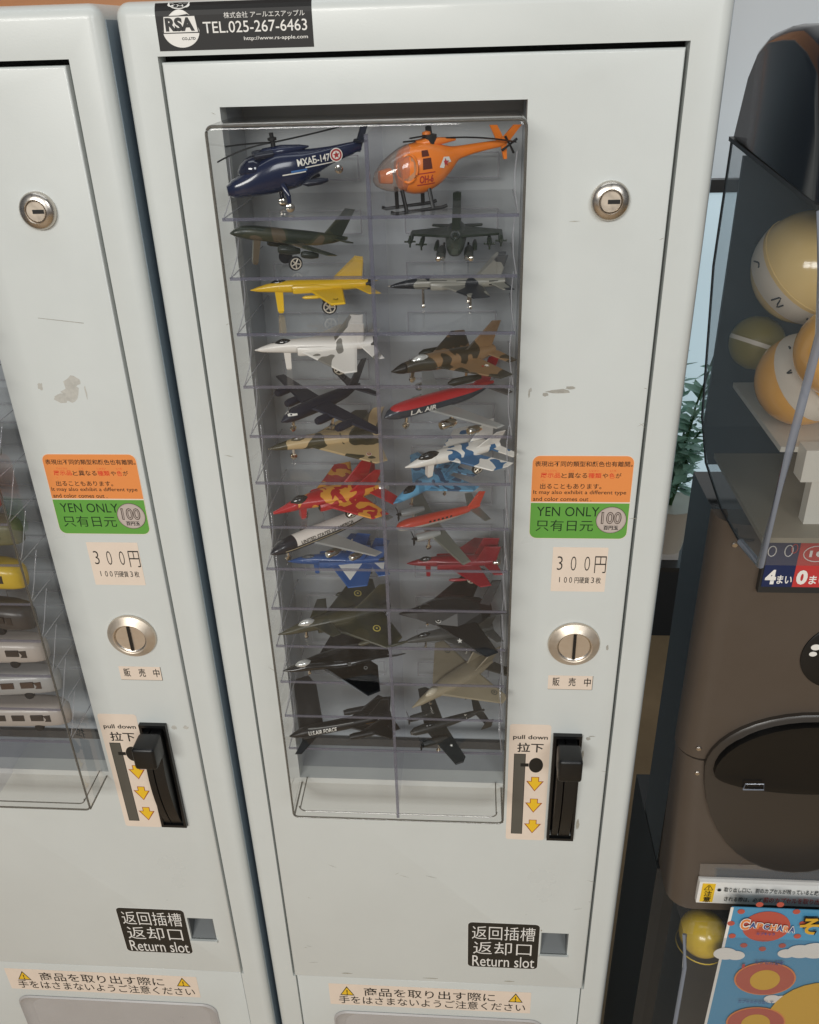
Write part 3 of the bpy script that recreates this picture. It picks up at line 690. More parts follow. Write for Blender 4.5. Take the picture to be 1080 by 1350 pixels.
F16 = [(0, .004, .004, -.02), (.08, .028, .024, -.015), (.2, .046, .042, -.005), (.35, .058, .058, 0), (.55, .066, .060, 0), (.75, .062, .056, 0), (.92, .05, .048, 0), (1.0, .04, .04, 0)]
AIRL = [(0, .006, .006, -.022), (.03, .028, .026, -.014), (.09, .046, .048, -.004), (.2, .055, .058, 0), (.5, .056, .060, 0), (.72, .052, .056, .002), (.88, .034, .036, .016), (1.0, .010, .012, .03)]
NEEDLE = [(0, .004, .004, -.018), (.06, .020, .020, -.014), (.14, .034, .034, -.006), (.27, .046, .048, 0), (.45, .064, .056, 0), (.7, .072, .053, 0), (.9, .064, .044, 0), (1.0, .05, .036, 0)]

# ---- L row 1: dark blue naval helicopter ------------------------------------------------
NAVY = solid("navy_gloss_paint", "#16203f", 0.2, coat=0.5); NAVYD = solid("navy_matt", "#171c2c", 0.35)
p = Plane("dark blue toy helicopter with red star on its tail and drooping rotor", (0.0420, -0.026), (0.1285, 0.008), 0, h=0.0215, pitch=math.radians(-5), name="toy_helicopter", cat="toy helicopter", length=0.097)
p.root.location.z += 0.002
p.fuselage([(0, .03, .03, -.055), (.04, .062, .055, -.05), (.12, .085, .075, -.035), (.22, .10, .105, -.01), (.34, .105, .125, .01), (.48, .10, .115, .015), (.58, .075, .085, .035), (.72, .045, .055, .06), (.86, .03, .04, .08), (.93, .02, .03, .09)], NAVY, 2.6)
p.canopy(.09, .30, .088, .090, .045, solid("navy_glass", "#0f1630", 0.08, coat=0.8))
p.fin([(.84, .06), (.92, .05), (.985, .185), (1.0, .21), (.95, .21), (.90, .11)], NAVYD, th=.03)
p.tailplane([(.88, 0), (.96, 0), (.96, .09), (.91, .09)], .12, NAVYD)
m = MB(); m.loft([sect(t, w, hh, .135, 14, 2.4) for t, w, hh in ((.24, .02, .01), (.28, .055, .03), (.40, .06, .035), (.52, .04, .02), (.58, .01, .005))], True); p.put(m, "engine_housing", NAVY, 50)
for sg in (1, -1):
    m = MB(); m.loft([[(t, sg*.05 + .026*w*math.cos(2*PI*j/12), .13 + .026*w*math.sin(2*PI*j/12)) for j in range(12)] for t, w in ((.21, .8), (.24, 1), (.33, .9))], True); p.put(m, "air_intake", NAVYD, 40)
m = MB(); m.lathe([(.016, 0), (.016, .05), (.03, .055), (.03, .07), (.014, .075), (.014, .10)], (.35, 0, .15), 'z', 14); p.put(m, "rotor_mast", PROPB, 40)
def blade(p, c, ang, L0, w, droop, name="rotor_blade", mat=PROPB, z=.21):
    m = MB(); r1, r2 = [], []
    for i in range(9):
        u = i/8; d = .02 + u*L0; x, y = c + d*math.cos(ang), d*math.sin(ang); zz = z - droop*u*u
        nx, ny = -math.sin(ang)*w*(.5 + .5*min(1, u*5)), math.cos(ang)*w*(.5 + .5*min(1, u*5))
        r1.append([(x+nx, y+ny, zz), (x, y, zz+.007), (x-nx, y-ny, zz), (x, y, zz-.004)])
    m.loft(r1, True); p.put(m, name, mat, 40)
blade(p, .35, math.radians(130), .55, .026, .03, z=.19); blade(p, .35, math.radians(186), .36, .014, .06, z=.19); blade(p, .35, math.radians(20), .52, .020, -.012, z=.19)
for sg in (1, -1):
    m = MB(); m.tube([(.36, sg*.08, -.06), (.37, sg*.13, -.13), (.37, sg*.13, -.18)], [.024, .018, .014], 8); g = p.put(m, "landing_leg", NAVY, 50)
    q = MB(); q.lathe([(.02, -.02), (.03, -.014), (.03, .014), (.02, .02)], (.37, sg*.13, -.20), 'y', 14); p.put(q, "gear_wheel", CHROME, 40, parent=g)
    m = MB(); m.loft([[(t, sg*.125 + .026*w*math.cos(2*PI*j/10), -.07 + .022*w*math.sin(2*PI*j/10)) for j in range(10)] for t, w in ((.48, .3), (.51, 1), (.6, 1), (.65, .5))], True); p.put(m, "side_tank", NAVYD, 40)
q = MB(); q.lathe([(.02, -.012), (.028, -.009), (.028, .009), (.02, .012)], (.76, 0, -.035), 'y', 14); p.put(q, "tail_wheel", CHROME, 40)
WS = solid("toy_white_print", "#e6e4dc", 0.4); RS = solid("toy_red_print", "#a82a2c", 0.4); BS = solid("toy_blue_print", "#3c6fae", 0.4)
p.words("MXAБ-147", .47, .70, .035, .082, WS, .02)
for r_, mt, o_ in ((.043, WS, 0), (.037, RS, .001), (.026, WS, .002)):
    def f(t, z, r_=r_): return 0
    y = -(p.side(.74, .06) + .006 + o_); m = MB(); m.loft([[(.745 + r_*math.cos(2*PI*j/24), y, .062 + r_*math.sin(2*PI*j/24)) for j in range(24)], [(.745 + r_*math.cos(2*PI*j/24), y-.001, .062 + r_*math.sin(2*PI*j/24)) for j in range(24)]], True); p.put(m, "roundel", mt)
p.star(.745, -(p.side(.74, .06) + .012), .062, .024, RS, 'y')
p.band(.36, .52, -.005, .002, WS, sides=(-1,)); p.band(.52, .73, .018, .025, WS, sides=(-1,)); p.band(.42, .53, .004, .016, BS, sides=(-1,))

# ---- R row 1: orange scout helicopter ---------------------------------------------------
ORG = solid("orange_gloss_plastic", "#ee8126", 0.28, coat=0.3); BUB = clear("bubble_glass", (0.86, 0.80, 0.76), 0.12, (.8, .7, .62), 1.6, 0.03)
p = Plane("orange toy scout helicopter with clear bubble nose and black skids", (0.1345, -0.020), (0.2205, 0.014), 0, h=0.0245, pitch=math.radians(-3), name="toy_helicopter", cat="toy helicopter", length=0.094)
p.fuselage([(.165, .10, .10, -.02), (.185, .118, .130, -.010), (.26, .135, .16, -.005), (.36, .13, .16, .0), (.46, .10, .125, .01), (.54, .06, .08, .03), (.60, .032, .045, .06), (.72, .026, .032, .075), (.90, .02, .024, .085), (.94, .016, .02, .087)], ORG, 2.2)
m = MB(); m.loft([sect(t, w, hh, zc, 18, 2.1) for t, w, hh, zc in ((-.015, .01, .01, -.045), (0, .045, .042, -.042), (.03, .075, .07, -.035), (.07, .097, .098, -.026), (.12, .112, .12, -.016), (.19, .128, .142, -.002), (.24, .118, .150, .006))], True); p.put(m, "bubble_nose", BUB, 60)
m = MB(); m.loft([sect(t, w, hh, -.03, 10, 3) for t, w, hh in ((.03, .03, .04), (.09, .05, .05), (.11, .05, .05))], True); p.put(m, "instrument_panel", ORG, 50)
HOLE = solid("toy_window_dark", "#5a2414", 0.3)
for t, z, w, hh in ((.33, .035, .034, .034), (.325, .098, .026, .018)):
    pts = [(t-w, z-hh), (t+w, z-hh), (t+w*.9, z+hh), (t-w*.8, z+hh)]
    m = MB(); m.add([(a, -(p.side(a, b) + .004), b) for a, b in pts], [(0, 1, 2, 3)]); p.put(m, "window", HOLE)
pts = [(.205 + .052*math.cos(a), .015 + .085*math.sin(a) + .25*.052*math.cos(a)) for a in [2*PI*i/20 for i in range(20)]]
m = MB(); m.add([(a, -(p.side(a, b) + .010), b) for a, b in pts], [tuple(range(20))]); p.put(m, "door_window", solid("toy_window_amber", "#c08a62", 0.12, coat=.5))
m = MB(); q = [(a, -(p.side(a, b) + .010), b) for a, b in pts]; m.tube(q + [q[0]], .009, 6); p.put(m, "door_frame", ORG, 60)
m = MB(); m.lathe([(.045, 0), (.05, .02), (.05, .06), (.03, .065)], (.40, 0, .135), 'z', 14); p.put(m, "rotor_mast", PROPB, 30)
m = MB(); m.lathe([(.03, 0), (.028, .015), (.001, .022)], (.38, 0, .200), 'z', 14); p.put(m, "rotor_cap", ORG, 50)
m = MB(); m.loft([sect(t, w, hh, .15, 12, 3) for t, w, hh in ((.30, .03, .02), (.36, .05, .03), (.50, .035, .02), (.58, .02, .01))], True); p.put(m, "engine_housing", ORG, 50)
blade(p, .40, math.radians(-7), .58, .020, .075, z=.165); blade(p, .40, math.radians(172), .16, .026, .0, z=.165); blade(p, .40, math.radians(72), .44, .022, -.01, z=.190); blade(p, .40, math.radians(195), .13, .022, 0, z=.190)
p.fin([(.91, .08), (.955, .08), (.955, -.02), (.93, -.02)], ORG, th=.02)
for cant, tt in (((.60, -.075)), (-.35, .045)):
    m = MB(); m.loft([[(.89, o, .09), (.955, o, .075), (1.0 + tt, cant*.15 + o, .195), (.945 + tt, cant*.15 + o, .20)] for o in (-.008, .008)], True); p.put(m, "tail_fin", ORG)
m = MB()
for a in (.5, .5 + PI/2): m.tube([(.965 + .065*math.cos(a), -.03, .075 + .065*math.sin(a)), (.965, -.034, .075), (.965 - .065*math.cos(a), -.03, .075 - .065*math.sin(a))], [.009, .007, .009], 6)
p.put(m, "tail_rotor", PROPB)
for sg in (1, -1):
    m = MB(); m.tube([(.06, sg*.11, -.245), (.09, sg*.11, -.258), (.2, sg*.11, -.258), (.42, sg*.11, -.258), (.46, sg*.11, -.25)], .012, 8)
    for t in (.17, .36): m.tube([(t, sg*.11, -.255), (t-.01, sg*.07, -.12)], .014, 6)
    p.put(m, "skid", PROPB, 60)
p.words("OH-6", .27, .37, -.085, -.035, RS, .02); p.band(.255, .385, -.098, -.092, RS, sides=(-1,)); p.band(.255, .385, -.025, -.019, RS, sides=(-1,))
pts = [(.42, .0), (.455, -.01), (.47, .02), (.52, .02), (.505, .055), (.46, .06), (.44, .03)]
m = MB(); m.add([(a, -(p.side(a, b) + .004), b) for a, b in pts], [tuple(range(len(pts)))]); p.put(m, "flash_mark", WS); p.star(.47, -(p.side(.47, .03) + .008), .025, .027, RS, 'y')

# ---- L row 2: olive camouflage airliner --------------------------------------------------
OLV = camo("olive_camo", ["#2c3226", "#3a3d2c", "#5c5140"], 55, 3.1)
p = Plane("olive and brown camouflaged toy four-engine jet with tall tail fin", (0.0345, -0.032), (0.1060, 0.004), 1, h=0.020, pitch=math.radians(11))
p.fuselage(AIRL, OLV)
WG = [(.36, .04), (.52, .04), (.78, .42), (.70, .43)]
p.wing(WG, -.03, OLV, -.06); p.tailplane([(.84, .02), (.93, .02), (1.0, .17), (.93, .17)], .02, OLV)
p.fin([(.78, .04), (.95, .04), (1.04, .27), (.95, .27)], OLV)
p.engine(.36, .54, .17, -.085, .036, solid("olive_dark", "#2b2f28", .3)); p.engine(.52, .66, .29, -.09, .03, MC["olive_dark"])
p.skid(.22, -.03, .06, .045, OLV); p.wheel(.52, .15, .060); p.band(.955, .99, .18, .19, WS)

# ---- R row 2: dark green attack jet seen head on ----------------------------------------
DGR = solid("dark_green_paint", "#2f382c", 0.4, vary=.1, vscale=120); DGR2 = solid("deep_green_paint", "#1d231d", 0.4)  # second, darker green goes on the engine pods
p = Plane("dark green toy attack jet facing forward with missiles under both wings", (0.1830, -0.037), (0.1835, 0.037), 1, h=0.0165)
p.fuselage([(0, .03, .028, -.04), (.04, .055, .05, -.04), (.15, .075, .06, -.03), (.35, .09, .065, -.01), (.6, .10, .06, 0), (.85, .08, .05, 0), (1, .05, .04, 0)], DGR, 2.6)
p.canopy(.12, .42, .05, .055, .03, solid("green_canopy", "#27302a", .15, coat=.5))
p.wing([(.22, .05), (.70, .05), (.72, .42), (.54, .42)], .04, DGR, -.10, .02)
p.fin([(.40, .04), (.95, .04), (1.02, .30), (.90, .31)], DGR, th=.075)
p.tailplane([(.82, .05), (1, .05), (1.03, .24), (.95, .24)], .0, DGR)
for y, z in ((.17, -.07), (.30, -.03), (.40, -.005)): p.missile(.2, .6, y, z, .022, DGR)
for y in (.30, .40):
    for sg in (1, -1):
        m = MB(); z = -.03 if y == .30 else -.005
        for a in (0, PI/2): m.tube([(.26, sg*y + .05*math.cos(a), z + .05*math.sin(a)), (.26, sg*y - .05*math.cos(a), z - .05*math.sin(a))], .008, 4)
        p.put(m, "missile_fins", DGR)
p.engine(.02, .35, .12, -.08, .042, DGR2); p.engine(-.01, .03, .14, -.10, .024, CHROME, "gun_pod"); p.engine(-.01, .03, .10, -.10, .018, CHROME, "gun_pod")
p.wheel(.6, .11, .07)

# ---- L row 3 yellow fighter --------------------------------------------------------------
YEL = solid("yellow_paint", "#e9bd22", 0.3, coat=.3)
p = Plane("bright yellow toy fighter jet with drooping rear wing", (0.0385, 0.004), (0.1205, 0.016), 2, h=0.0185)
p.fuselage(NEEDLE, YEL)
p.canopy(.17, .33, .026, .036, .03, GLASSD)
p.wing([(.48, .05), (.78, .05), (.80, .33), (.68, .34)], -.01, YEL, -.22, .02); p.tailplane([(.86, .04), (1, .04), (1.1, .22), (1.0, .22)], -.005, YEL, -.15)
p.fin([(.68, .03), (.95, .03), (.97, .21), (.90, .22)], YEL, y0=.03, cant=.12)
p.intake(.36, .70, .062, .024, .036, -.012, YEL); p.engine(.97, 1.04, .028, 0, .026, BLACKI, 'nozzle'); p.skid(.24, -.02, .07, .05, YEL); p.wheel(.66, .13, .066); p.missile(.44, .62, .16, -.06, .015, YEL); p.disc(.72, -.27, -.055, .02, [(BLACKI, 1), (YEL, .7)])

# ---- R row 3 grey and black camouflage fighter ------------------------------------------
GBK = camo("grey_black_camo", ["#a3a194", "#98968b", "#23262a"], 55, 1.7, pos=[0, .3, .495])
p = Plane("pale grey and black camouflaged toy fighter jet with beige nose cone", (0.1350, 0.014), (0.2170, 0.022), 2, h=0.0175)
p.fuselage(NEEDLE, GBK); p.fuselage([(0, .003, .003, -.015), (.08, .018, .018, -.011), (.16, .031, .029, -.005), (.17, .02, .02, -.005)], solid("beige_nose", "#b5ab94", .4), name="nose_cone")
p.intake(.36, .70, .062, .024, .034, -.012, GBK); p.canopy(.22, .42, .03, .038, .03, GLASSD); p.wing([(.42, .05), (.80, .05), (.84, .36), (.70, .38)], -.005, GBK, -.10)
p.tailplane([(.86, .04), (1, .04), (1.06, .22), (.96, .22)], 0, GBK, -.1); p.fin([(.74, .03), (.96, .03), (1.02, .23), (.93, .23)], GBK, y0=.035, cant=.15)
p.gear(.30, 0, -.03, .012, CHROME, (1,)); p.gear(.7, .09, -.03, .012, CHROME)
p.band(.19, .50, -.030, .034, MC['dark_canopy'], 'dark_patch'); p.band(.58, .70, -.02, .03, MC['dark_canopy'], 'dark_patch'); p.band(.86, .94, -.02, .02, MC['dark_canopy'], 'dark_patch')

# ---- L row 4 white and grey fighter -----------------------------------------------------
WGR = camo("white_grey_camo", ["#efebe4", "#e8e4dd", "#85837d"], 48, 2.2, pos=[0, .3, .60])
p = Plane("white toy fighter jet with grey patches and swept wings", (0.0400, -0.008), (0.1230, 0.006), 3, h=0.0195)
p.fuselage(NEEDLE, WGR); p.canopy(.17, .33, .028, .04, .028, GLASSD)
p.wing([(.34, .04), (.5, .05), (.86, .05), (.84, .36), (.74, .37)], -.005, WGR, -.10); p.tailplane([(.88, .04), (1, .04), (1.08, .22), (1.0, .23)], 0, WGR, -.1)
p.fin([(.66, .03), (.92, .03), (.93, .20), (.82, .21)], WGR, y0=.045, cant=.15); p.intake(.36, .70, .062, .024, .036, -.012, WGR); p.engine(.97, 1.04, .028, 0, .026, BLACKI, 'nozzle'); p.skid(.27, -.02, .06, .045, WGR); p.wheel(.7, .13, .062)

# ---- R row 4 brown camouflage fighter-bomber --------------------------------------------
BRN = camo("brown_camo", ["#34332b", "#3c3529", "#85694b"], 62, 8.2, pos=[0, .40, .49])
p = Plane("brown camouflaged toy fighter-bomber with black nose cone and silver canopy", (0.1400, -0.0410), (0.2080, 0.000), 3, h=0.0145)
p.fuselage([(0, .004, .004, -.02), (.06, .026, .026, -.016), (.13, .040, .042, -.008), (.25, .05, .056, 0), (.38, .075, .06, 0), (.6, .085, .055, 0), (.85, .075, .05, 0), (1, .045, .035, .01)], BRN, 2.6)
p.fuselage([(-.01, .004, .004, -.02), (.05, .027, .027, -.017), (.12, .042, .043, -.009), (.13, .03, .03, -.008)], BLACKP, name="nose_cone")
p.canopy(.17, .37, .034, .05, .032, GLASSW)
p.wing([(.36, .06), (.82, .06), (.95, .38), (.82, .40)], -.015, BRN, .02); p.tailplane([(.88, .04), (1.02, .04), (1.12, .20), (1.03, .21)], .015, BRN, -.12)
p.fin([(.70, .04), (.98, .04), (1.04, .26), (.95, .27)], BRN); p.missile(.40, .72, .24, -.065, .03, solid("dark_tank", "#22241f", .35)); p.gear(.2, 0, -.03, .014, BRN, (1,), .028); p.gear(.66, .12, -.03, .012, BRN)
p.star(.80, -.20, .0, .022, WS); p.disc(.76, -.20, .0, .010, [(RS, 1)])

# ---- L row 5 navy bomber ------------------------------------------------------------------
NB = solid("navy_bomber_paint", "#1d2233", 0.42)
p = Plane("navy blue toy bomber with long straight wings spread across the shelf", (0.0600, -0.0415), (0.1070, 0.0240), 4, h=0.0150)
p.fuselage([(0, .006, .006, -.02), (.05, .03, .03, -.012), (.15, .05, .055, 0), (.5, .06, .06, 0), (.8, .045, .045, .005), (1, .012, .014, .02)], NB)
p.wing([(.30, .05), (.52, .05), (.62, .56), (.54, .58)], .03, NB, -.10, .02); p.tailplane([(.86, .02), (.97, .02), (1.02, .22), (.95, .23)], .03, NB); p.fin([(.82, .04), (.97, .04), (1.06, .26), (.99, .27)], NB)
p.engine(.24, .48, .17, -.015, .035, NB); p.engine(.30, .52, .34, -.015, .035, NB); p.gear(.15, 0, -.03, .012, CHROME, (1,), .03); p.gear(.45, .17, -.04, .012, CHROME, (1, -1), .03); p.band(.06, .14, .02, .035, WS)

# ---- R row 5 red and navy airliner --------------------------------------------------------
LAA = split("red_navy_livery", "#2b3542", "#b32a30", 0.0178, nose="#2b3542", xn=-0.0445)
p = Plane("red and navy toy airliner with white lettering and bare metal wings", (0.1325, -0.0375), (0.2080, 0.0200), 4, h=0.0175)
p.fuselage(AIRL, LAA); p.wing([(.36, .045), (.56, .045), (.74, .44), (.67, .45)], -.035, SILVER, .06)
p.tailplane([(.88, .02), (.97, .02), (1.05, .17), (.98, .18)], .03, solid("tail_grey", "#4c4a48", .4)); p.fin([(.78, .04), (.96, .04), (1.03, .25), (.92, .25), (.88, .13)], solid("tail_red", "#a02030", .35))
p.engine(.38, .52, .17, -.085, .034, CHROME); p.engine(.52, .64, .31, -.08, .030, CHROME); p.gear(.2, 0, -.04, .011, CHROME, (1,), .026); p.gear(.55, .09, -.05, .011, CHROME, (1, -1), .028)
p.words("L.A. AIR", .19, .42, -.020, .018, WS, .025)

# ---- L row 6 desert fighter ---------------------------------------------------------------
DES = camo("desert_camo", ["#403e30", "#48432f", "#c0a87e"], 60, 2.4, pos=[0, .40, .485])
p = Plane("sand and olive camouflaged toy fighter jet with broad delta wing", (0.0405, -0.006), (0.1220, 0.022), 5, h=0.0155)
p.fuselage([(0, .006, .005, -.02), (.08, .028, .024, -.015), (.2, .042, .040, -.005), (.35, .055, .055, 0), (.6, .065, .055, 0), (.85, .06, .05, 0), (1, .05, .045, 0)], DES)
p.canopy(.20, .36, .03, .045, .03, solid("brown_canopy", "#57503f", .2)); p.wing([(.34, .05), (.98, .05), (.98, .36), (.88, .38)], -.01, DES, -.02)
p.fin([(.72, .04), (1.0, .04), (1.05, .25), (.95, .25)], DES); p.gear(.22, 0, -.03, .012, HUB, (1,), .03); p.disc(.84, -.26, -.006, .022, [(WS, 1), (RS, .8), (DES, .5)])

# ---- R row 6 white fighter with blue patches ----------------------------------------------
WBL = camo("white_blue_camo", ["#2f648f", "#e6e2da", "#e2ded6"], 85, 6.9, pos=[0, .44, .6])
WHT = solid("toy_white", "#e6e2da", .3, coat=.3)
p = Plane("white toy fighter jet with blue splashes and large black canopy", (0.1465, -0.0395), (0.2120, 0.0000), 5, h=0.0170)
p.fuselage([(0, .005, .005, -.025), (.1, .03, .028, -.018), (.22, .046, .044, -.005), (.38, .065, .055, 0), (.6, .08, .05, 0), (.85, .075, .045, 0), (1, .06, .035, 0)], WBL, 2.5); p.fuselage([(-.005, .005, .005, -.025), (.1, .032, .030, -.018), (.22, .048, .046, -.005), (.30, .057, .052, -.002), (.31, .05, .045, -.002)], WHT, name="nose_section")
p.canopy(.13, .37, .040, .052, .03, GLASSD); p.wing([(.40, .06), (.70, .06), (.98, .30), (.90, .33), (.72, .33)], -.005, WBL, -.02); p.tailplane([(.86, .05), (1, .05), (1.10, .22), (1.02, .24)], 0, WBL)
p.fin([(.72, .04), (.98, .04), (1.0, .20), (.90, .20)], WHT, y0=.05, cant=.3); p.skid(.26, -.02, .07, .05, WHT); p.wheel(.72, .12, .062)
# ---- R row 7 sky blue camouflage fighter pointing to the front ----------------------------
SBL = camo("sky_blue_camo", ["#4d89ad", "#6aaacf", "#35587a"], 80, 4.4)
p = Plane("sky blue camouflaged toy fighter jet, nose against the divider", (0.1345, -0.024), (0.1800, 0.040), 6, h=0.0155)
p.fuselage(F16, SBL); p.canopy(.14, .34, .036, .045, .03, GLASSD); p.wing([(.36, .05), (.80, .05), (.86, .36), (.74, .37)], -.005, SBL); p.tailplane([(.86, .04), (1, .04), (1.06, .22), (.97, .22)], 0, SBL)
p.fin([(.7, .04), (.97, .04), (1.0, .22), (.9, .22)], SBL, y0=.05, cant=.2); p.gear(.3, 0, -.03, .012, CHROME, (1,)); p.gear(.7, .1, -.03, .012, CHROME)

# ---- L row 7 red and yellow camouflage fighter --------------------------------------------
RYC = camo("red_yellow_camo", ["#a82127", "#b0262a", "#dd9a3e"], 105, 9.1, pos=[0, .3, .52])
RED = solid("toy_red", "#b3232a", .3, coat=.3)
p = Plane("red and yellow flame-patterned toy fighter jet with twin fins", (0.0475, -0.0385), (0.1215, 0.0060), 6, h=0.0165)
p.fuselage([(0, .012, .010, -.035), (.1, .028, .028, -.022), (.22, .045, .044, -.006), (.4, .08, .052, 0), (.6, .10, .05, 0), (.85, .09, .045, 0), (1, .06, .03, 0)], RYC, 2.5)
p.fuselage([(-.01, .011, .011, -.035), (.1, .030, .030, -.022), (.20, .045, .044, -.007), (.21, .035, .035, -.007)], RED, name="nose_section")
p.canopy(.15, .32, .040, .048, .028, GLASSD); p.wing([(.38, .07), (.78, .07), (.90, .37), (.74, .38)], -.005, RYC, -.02); p.tailplane([(.84, .06), (1.0, .06), (1.10, .28), (.98, .29)], 0, RED)
p.fin([(.66, .03), (.92, .03), (.97, .21), (.90, .23), (.84, .19)], RED, y0=.06, cant=.15); p.intake(.38, .76, .085, .030, .036, -.020, RYC); p.skid(.26, -.02, .06, .05, RED); p.wheel(.66, .14, .062)
p.engine(.96, 1.06, .05, -.01, .042, solid("toy_nozzle", "#c9c6bd", .3, .5), "nozzle")

# ---- R row 8 red and silver twin propeller plane ------------------------------------------
OCR = split("coral_silver_livery", "#c3bfb4", "#d8492c", 0.0155)
p = Plane("coral red and silver toy twin-propeller airliner with drooping grey wings", (0.1340, 0.000), (0.2000, 0.034), 7, h=0.0175)
p.fuselage([(0, .012, .012, -.012), (.04, .04, .04, -.008), (.14, .055, .056, 0), (.5, .055, .056, 0), (.8, .04, .04, .012), (1, .012, .015, .03)], OCR)
WGY = solid("wing_grey", "#85867c", .35, .4)
p.wing([(.26, .05), (.48, .05), (.56, .62), (.46, .64)], -.025, WGY, -.06, .022); p.tailplane([(.86, .02), (.99, .02), (1.02, .22), (.94, .23)], .02, WGY); p.fin([(.84, .04), (1.0, .04), (1.05, .20), (.97, .22)], MC["toy_red"] if False else solid("toy_coral", "#d8492c", .3))
p.engine(.14, .42, .19, -.02, .042, SILVER, tip=.9); p.prop(.12, .19, -.02, .085); p.gear(.3, .19, -.06, .012, CHROME, (1, -1), .03)
m = MB()
for i in range(6):
    t = .36 + .05*i; m.add([(a, -(p.side(a, b) + .003), b) for a, b in ((t, .012), (t+.026, .012), (t+.026, .030), (t, .030))], [(0, 1, 2, 3)])
p.put(m, "window_row", GLASSD)

# ---- L row 8 white, navy and silver state airliner ----------------------------------------
USA = split("white_navy_livery", "#23242c", "#f0e9df", 0.0150, nose="#1c1f2a", xn=-0.0295)
p = Plane("white and navy toy airliner with black lettering along its side", (0.0405, -0.0385), (0.1130, 0.0300), 7, h=0.0165)
p.fuselage(AIRL, USA); p.wing([(.36, .045), (.56, .045), (.74, .40), (.67, .41)], -.035, SILVER, .05); p.tailplane([(.88, .02), (.97, .02), (1.05, .17), (.98, .18)], .03, WGY); p.fin([(.80, .04), (.96, .04), (1.04, .24), (.95, .25)], solid("tail_white", "#bdb8b0", .35))
p.engine(.40, .53, .16, -.08, .030, CHROME); p.engine(.53, .64, .28, -.075, .027, CHROME); p.gear(.16, 0, -.04, .011, CHROME, (1,), .024); p.gear(.55, .09, -.05, .011, CHROME, (1, -1), .026)
p.words("UNITED STATES OF AMERICA", .24, .74, .012, .038, solid("toy_grey_print", "#4a463f", .5), .02); p.band(.10, .92, -.012, -.004, solid("toy_gold_print", "#b8ab8c", .4))

# ---- L row 9 blue fighter with white panels -----------------------------------------------
BLU = solid("toy_blue", "#235393", .32, coat=.3)
p = Plane("blue toy fighter jet with white triangles on its wings", (0.0430, 0.010), (0.1200, 0.016), 8, h=0.0165)
p.fuselage(NEEDLE, BLU); p.canopy(.15, .32, .026, .035, .028, solid("grey_canopy", "#4c5155", .2)); wl = [(.44, .05), (.92, .05), (.86, .36), (.66, .38)]
p.wing(wl, -.005, BLU, -.04); p.flat("wing_panel", [(.54, .08), (.80, .08), (.68, .29)], .006, WS, -.05, .006); p.tailplane([(.86, .05), (1.04, .05), (1.10, .24), (.98, .26)], 0, BLU); p.flat("tail_panel", [(.93, .08), (1.04, .08), (1.03, .19)], .008, WS, 0, .004)
p.fin([(.62, .03), (.82, .03), (.90, .24), (.76, .26)], BLU, y0=.06, cant=.1); p.fin([(.86, .03), (1.03, .03), (1.07, .20), (.95, .21)], BLU, y0=.03, cant=.15); p.intake(.34, .72, .066, .026, .040, -.010, BLU); p.engine(.97, 1.05, .03, 0, .028, BLACKI, 'nozzle'); p.skid(.3, -.02, .06, .05, BLU); p.wheel(.7, .13, .06)

# ---- R row 9 dark red fighter --------------------------------------------------------------
DRD = solid("toy_crimson", "#8f1f2b", .3, coat=.3)
p = Plane("crimson toy fighter jet with chrome exhaust and square tail fins", (0.1420, 0.008), (0.2150, 0.014), 8, h=0.0170)
p.fuselage(NEEDLE, DRD); p.canopy(.14, .30, .030, .042, .028, GLASSD); p.wing([(.42, .05), (.80, .05), (.92, .34), (.80, .36)], -.005, DRD, -.05); p.tailplane([(.84, .05), (1, .05), (1.06, .22), (.96, .22)], 0, DRD)
p.fin([(.76, .03), (1.0, .03), (1.04, .24), (.86, .25)], DRD, y0=.05, cant=.06); p.intake(.34, .72, .066, .026, .040, -.010, DRD); p.skid(.24, -.02, .06, .05, DRD); p.wheel(.72, .13, .06); p.engine(.96, 1.05, .04, 0, .036, CHROME, "nozzle"); p.missile(.46, .66, .22, -.05, .016, DRD)

# ---- L row 10 dark olive canard fighter ----------------------------------------------------
OLD = camo("dark_olive_camo", ["#2f3127", "#373829", "#43412f"], 40, 7.7)
p = Plane("dark olive toy delta fighter with yellow ring on its wing and silver canopy", (0.0395, -0.0395), (0.1240, 0.0010), 9, h=0.0150)
p.fuselage([(0, .004, .004, -.02), (.1, .026, .024, -.015), (.22, .042, .042, -.004), (.4, .06, .052, 0), (.65, .065, .05, 0), (.88, .055, .045, 0), (1, .045, .04, 0)], OLD); p.intake(.34, .62, .056, .022, .034, -.014, OLD); p.engine(.97, 1.03, .0001, 0, .034, BLACKI, 'nozzle', (1,)); p.canopy(.18, .34, .032, .044, .030, GLASSW)
p.wing([(.40, .05), (.95, .05), (1.0, .34), (.90, .40), (.82, .40)], -.01, OLD, -.02); p.flat("canard", [(.30, .05), (.46, .05), (.50, .20), (.42, .21)], .02, OLD, .1, .012); p.fin([(.66, .04), (.98, .04), (1.02, .26), (.92, .27)], OLD)
p.disc(.80, .20, .006, .034, [(solid("toy_ring_yellow", "#c9b75a", .4), 1), (OLD, .72), (MC["toy_ring_yellow"], .25)]); p.disc(.82, -.20, -.002, .034, [(MC["toy_ring_yellow"], 1), (OLD, .72), (MC["toy_ring_yellow"], .25)])
p.missile(.62, .80, .28, -.04, .018, OLD); p.missile(.60, .78, .18, -.04, .018, OLD); p.missile(.86, 1.02, .40, -.005, .012, OLD); p.gear(.25, 0, -.03, .012, CHROME, (1,)); p.gear(.66, .1, -.03, .012, CHROME)

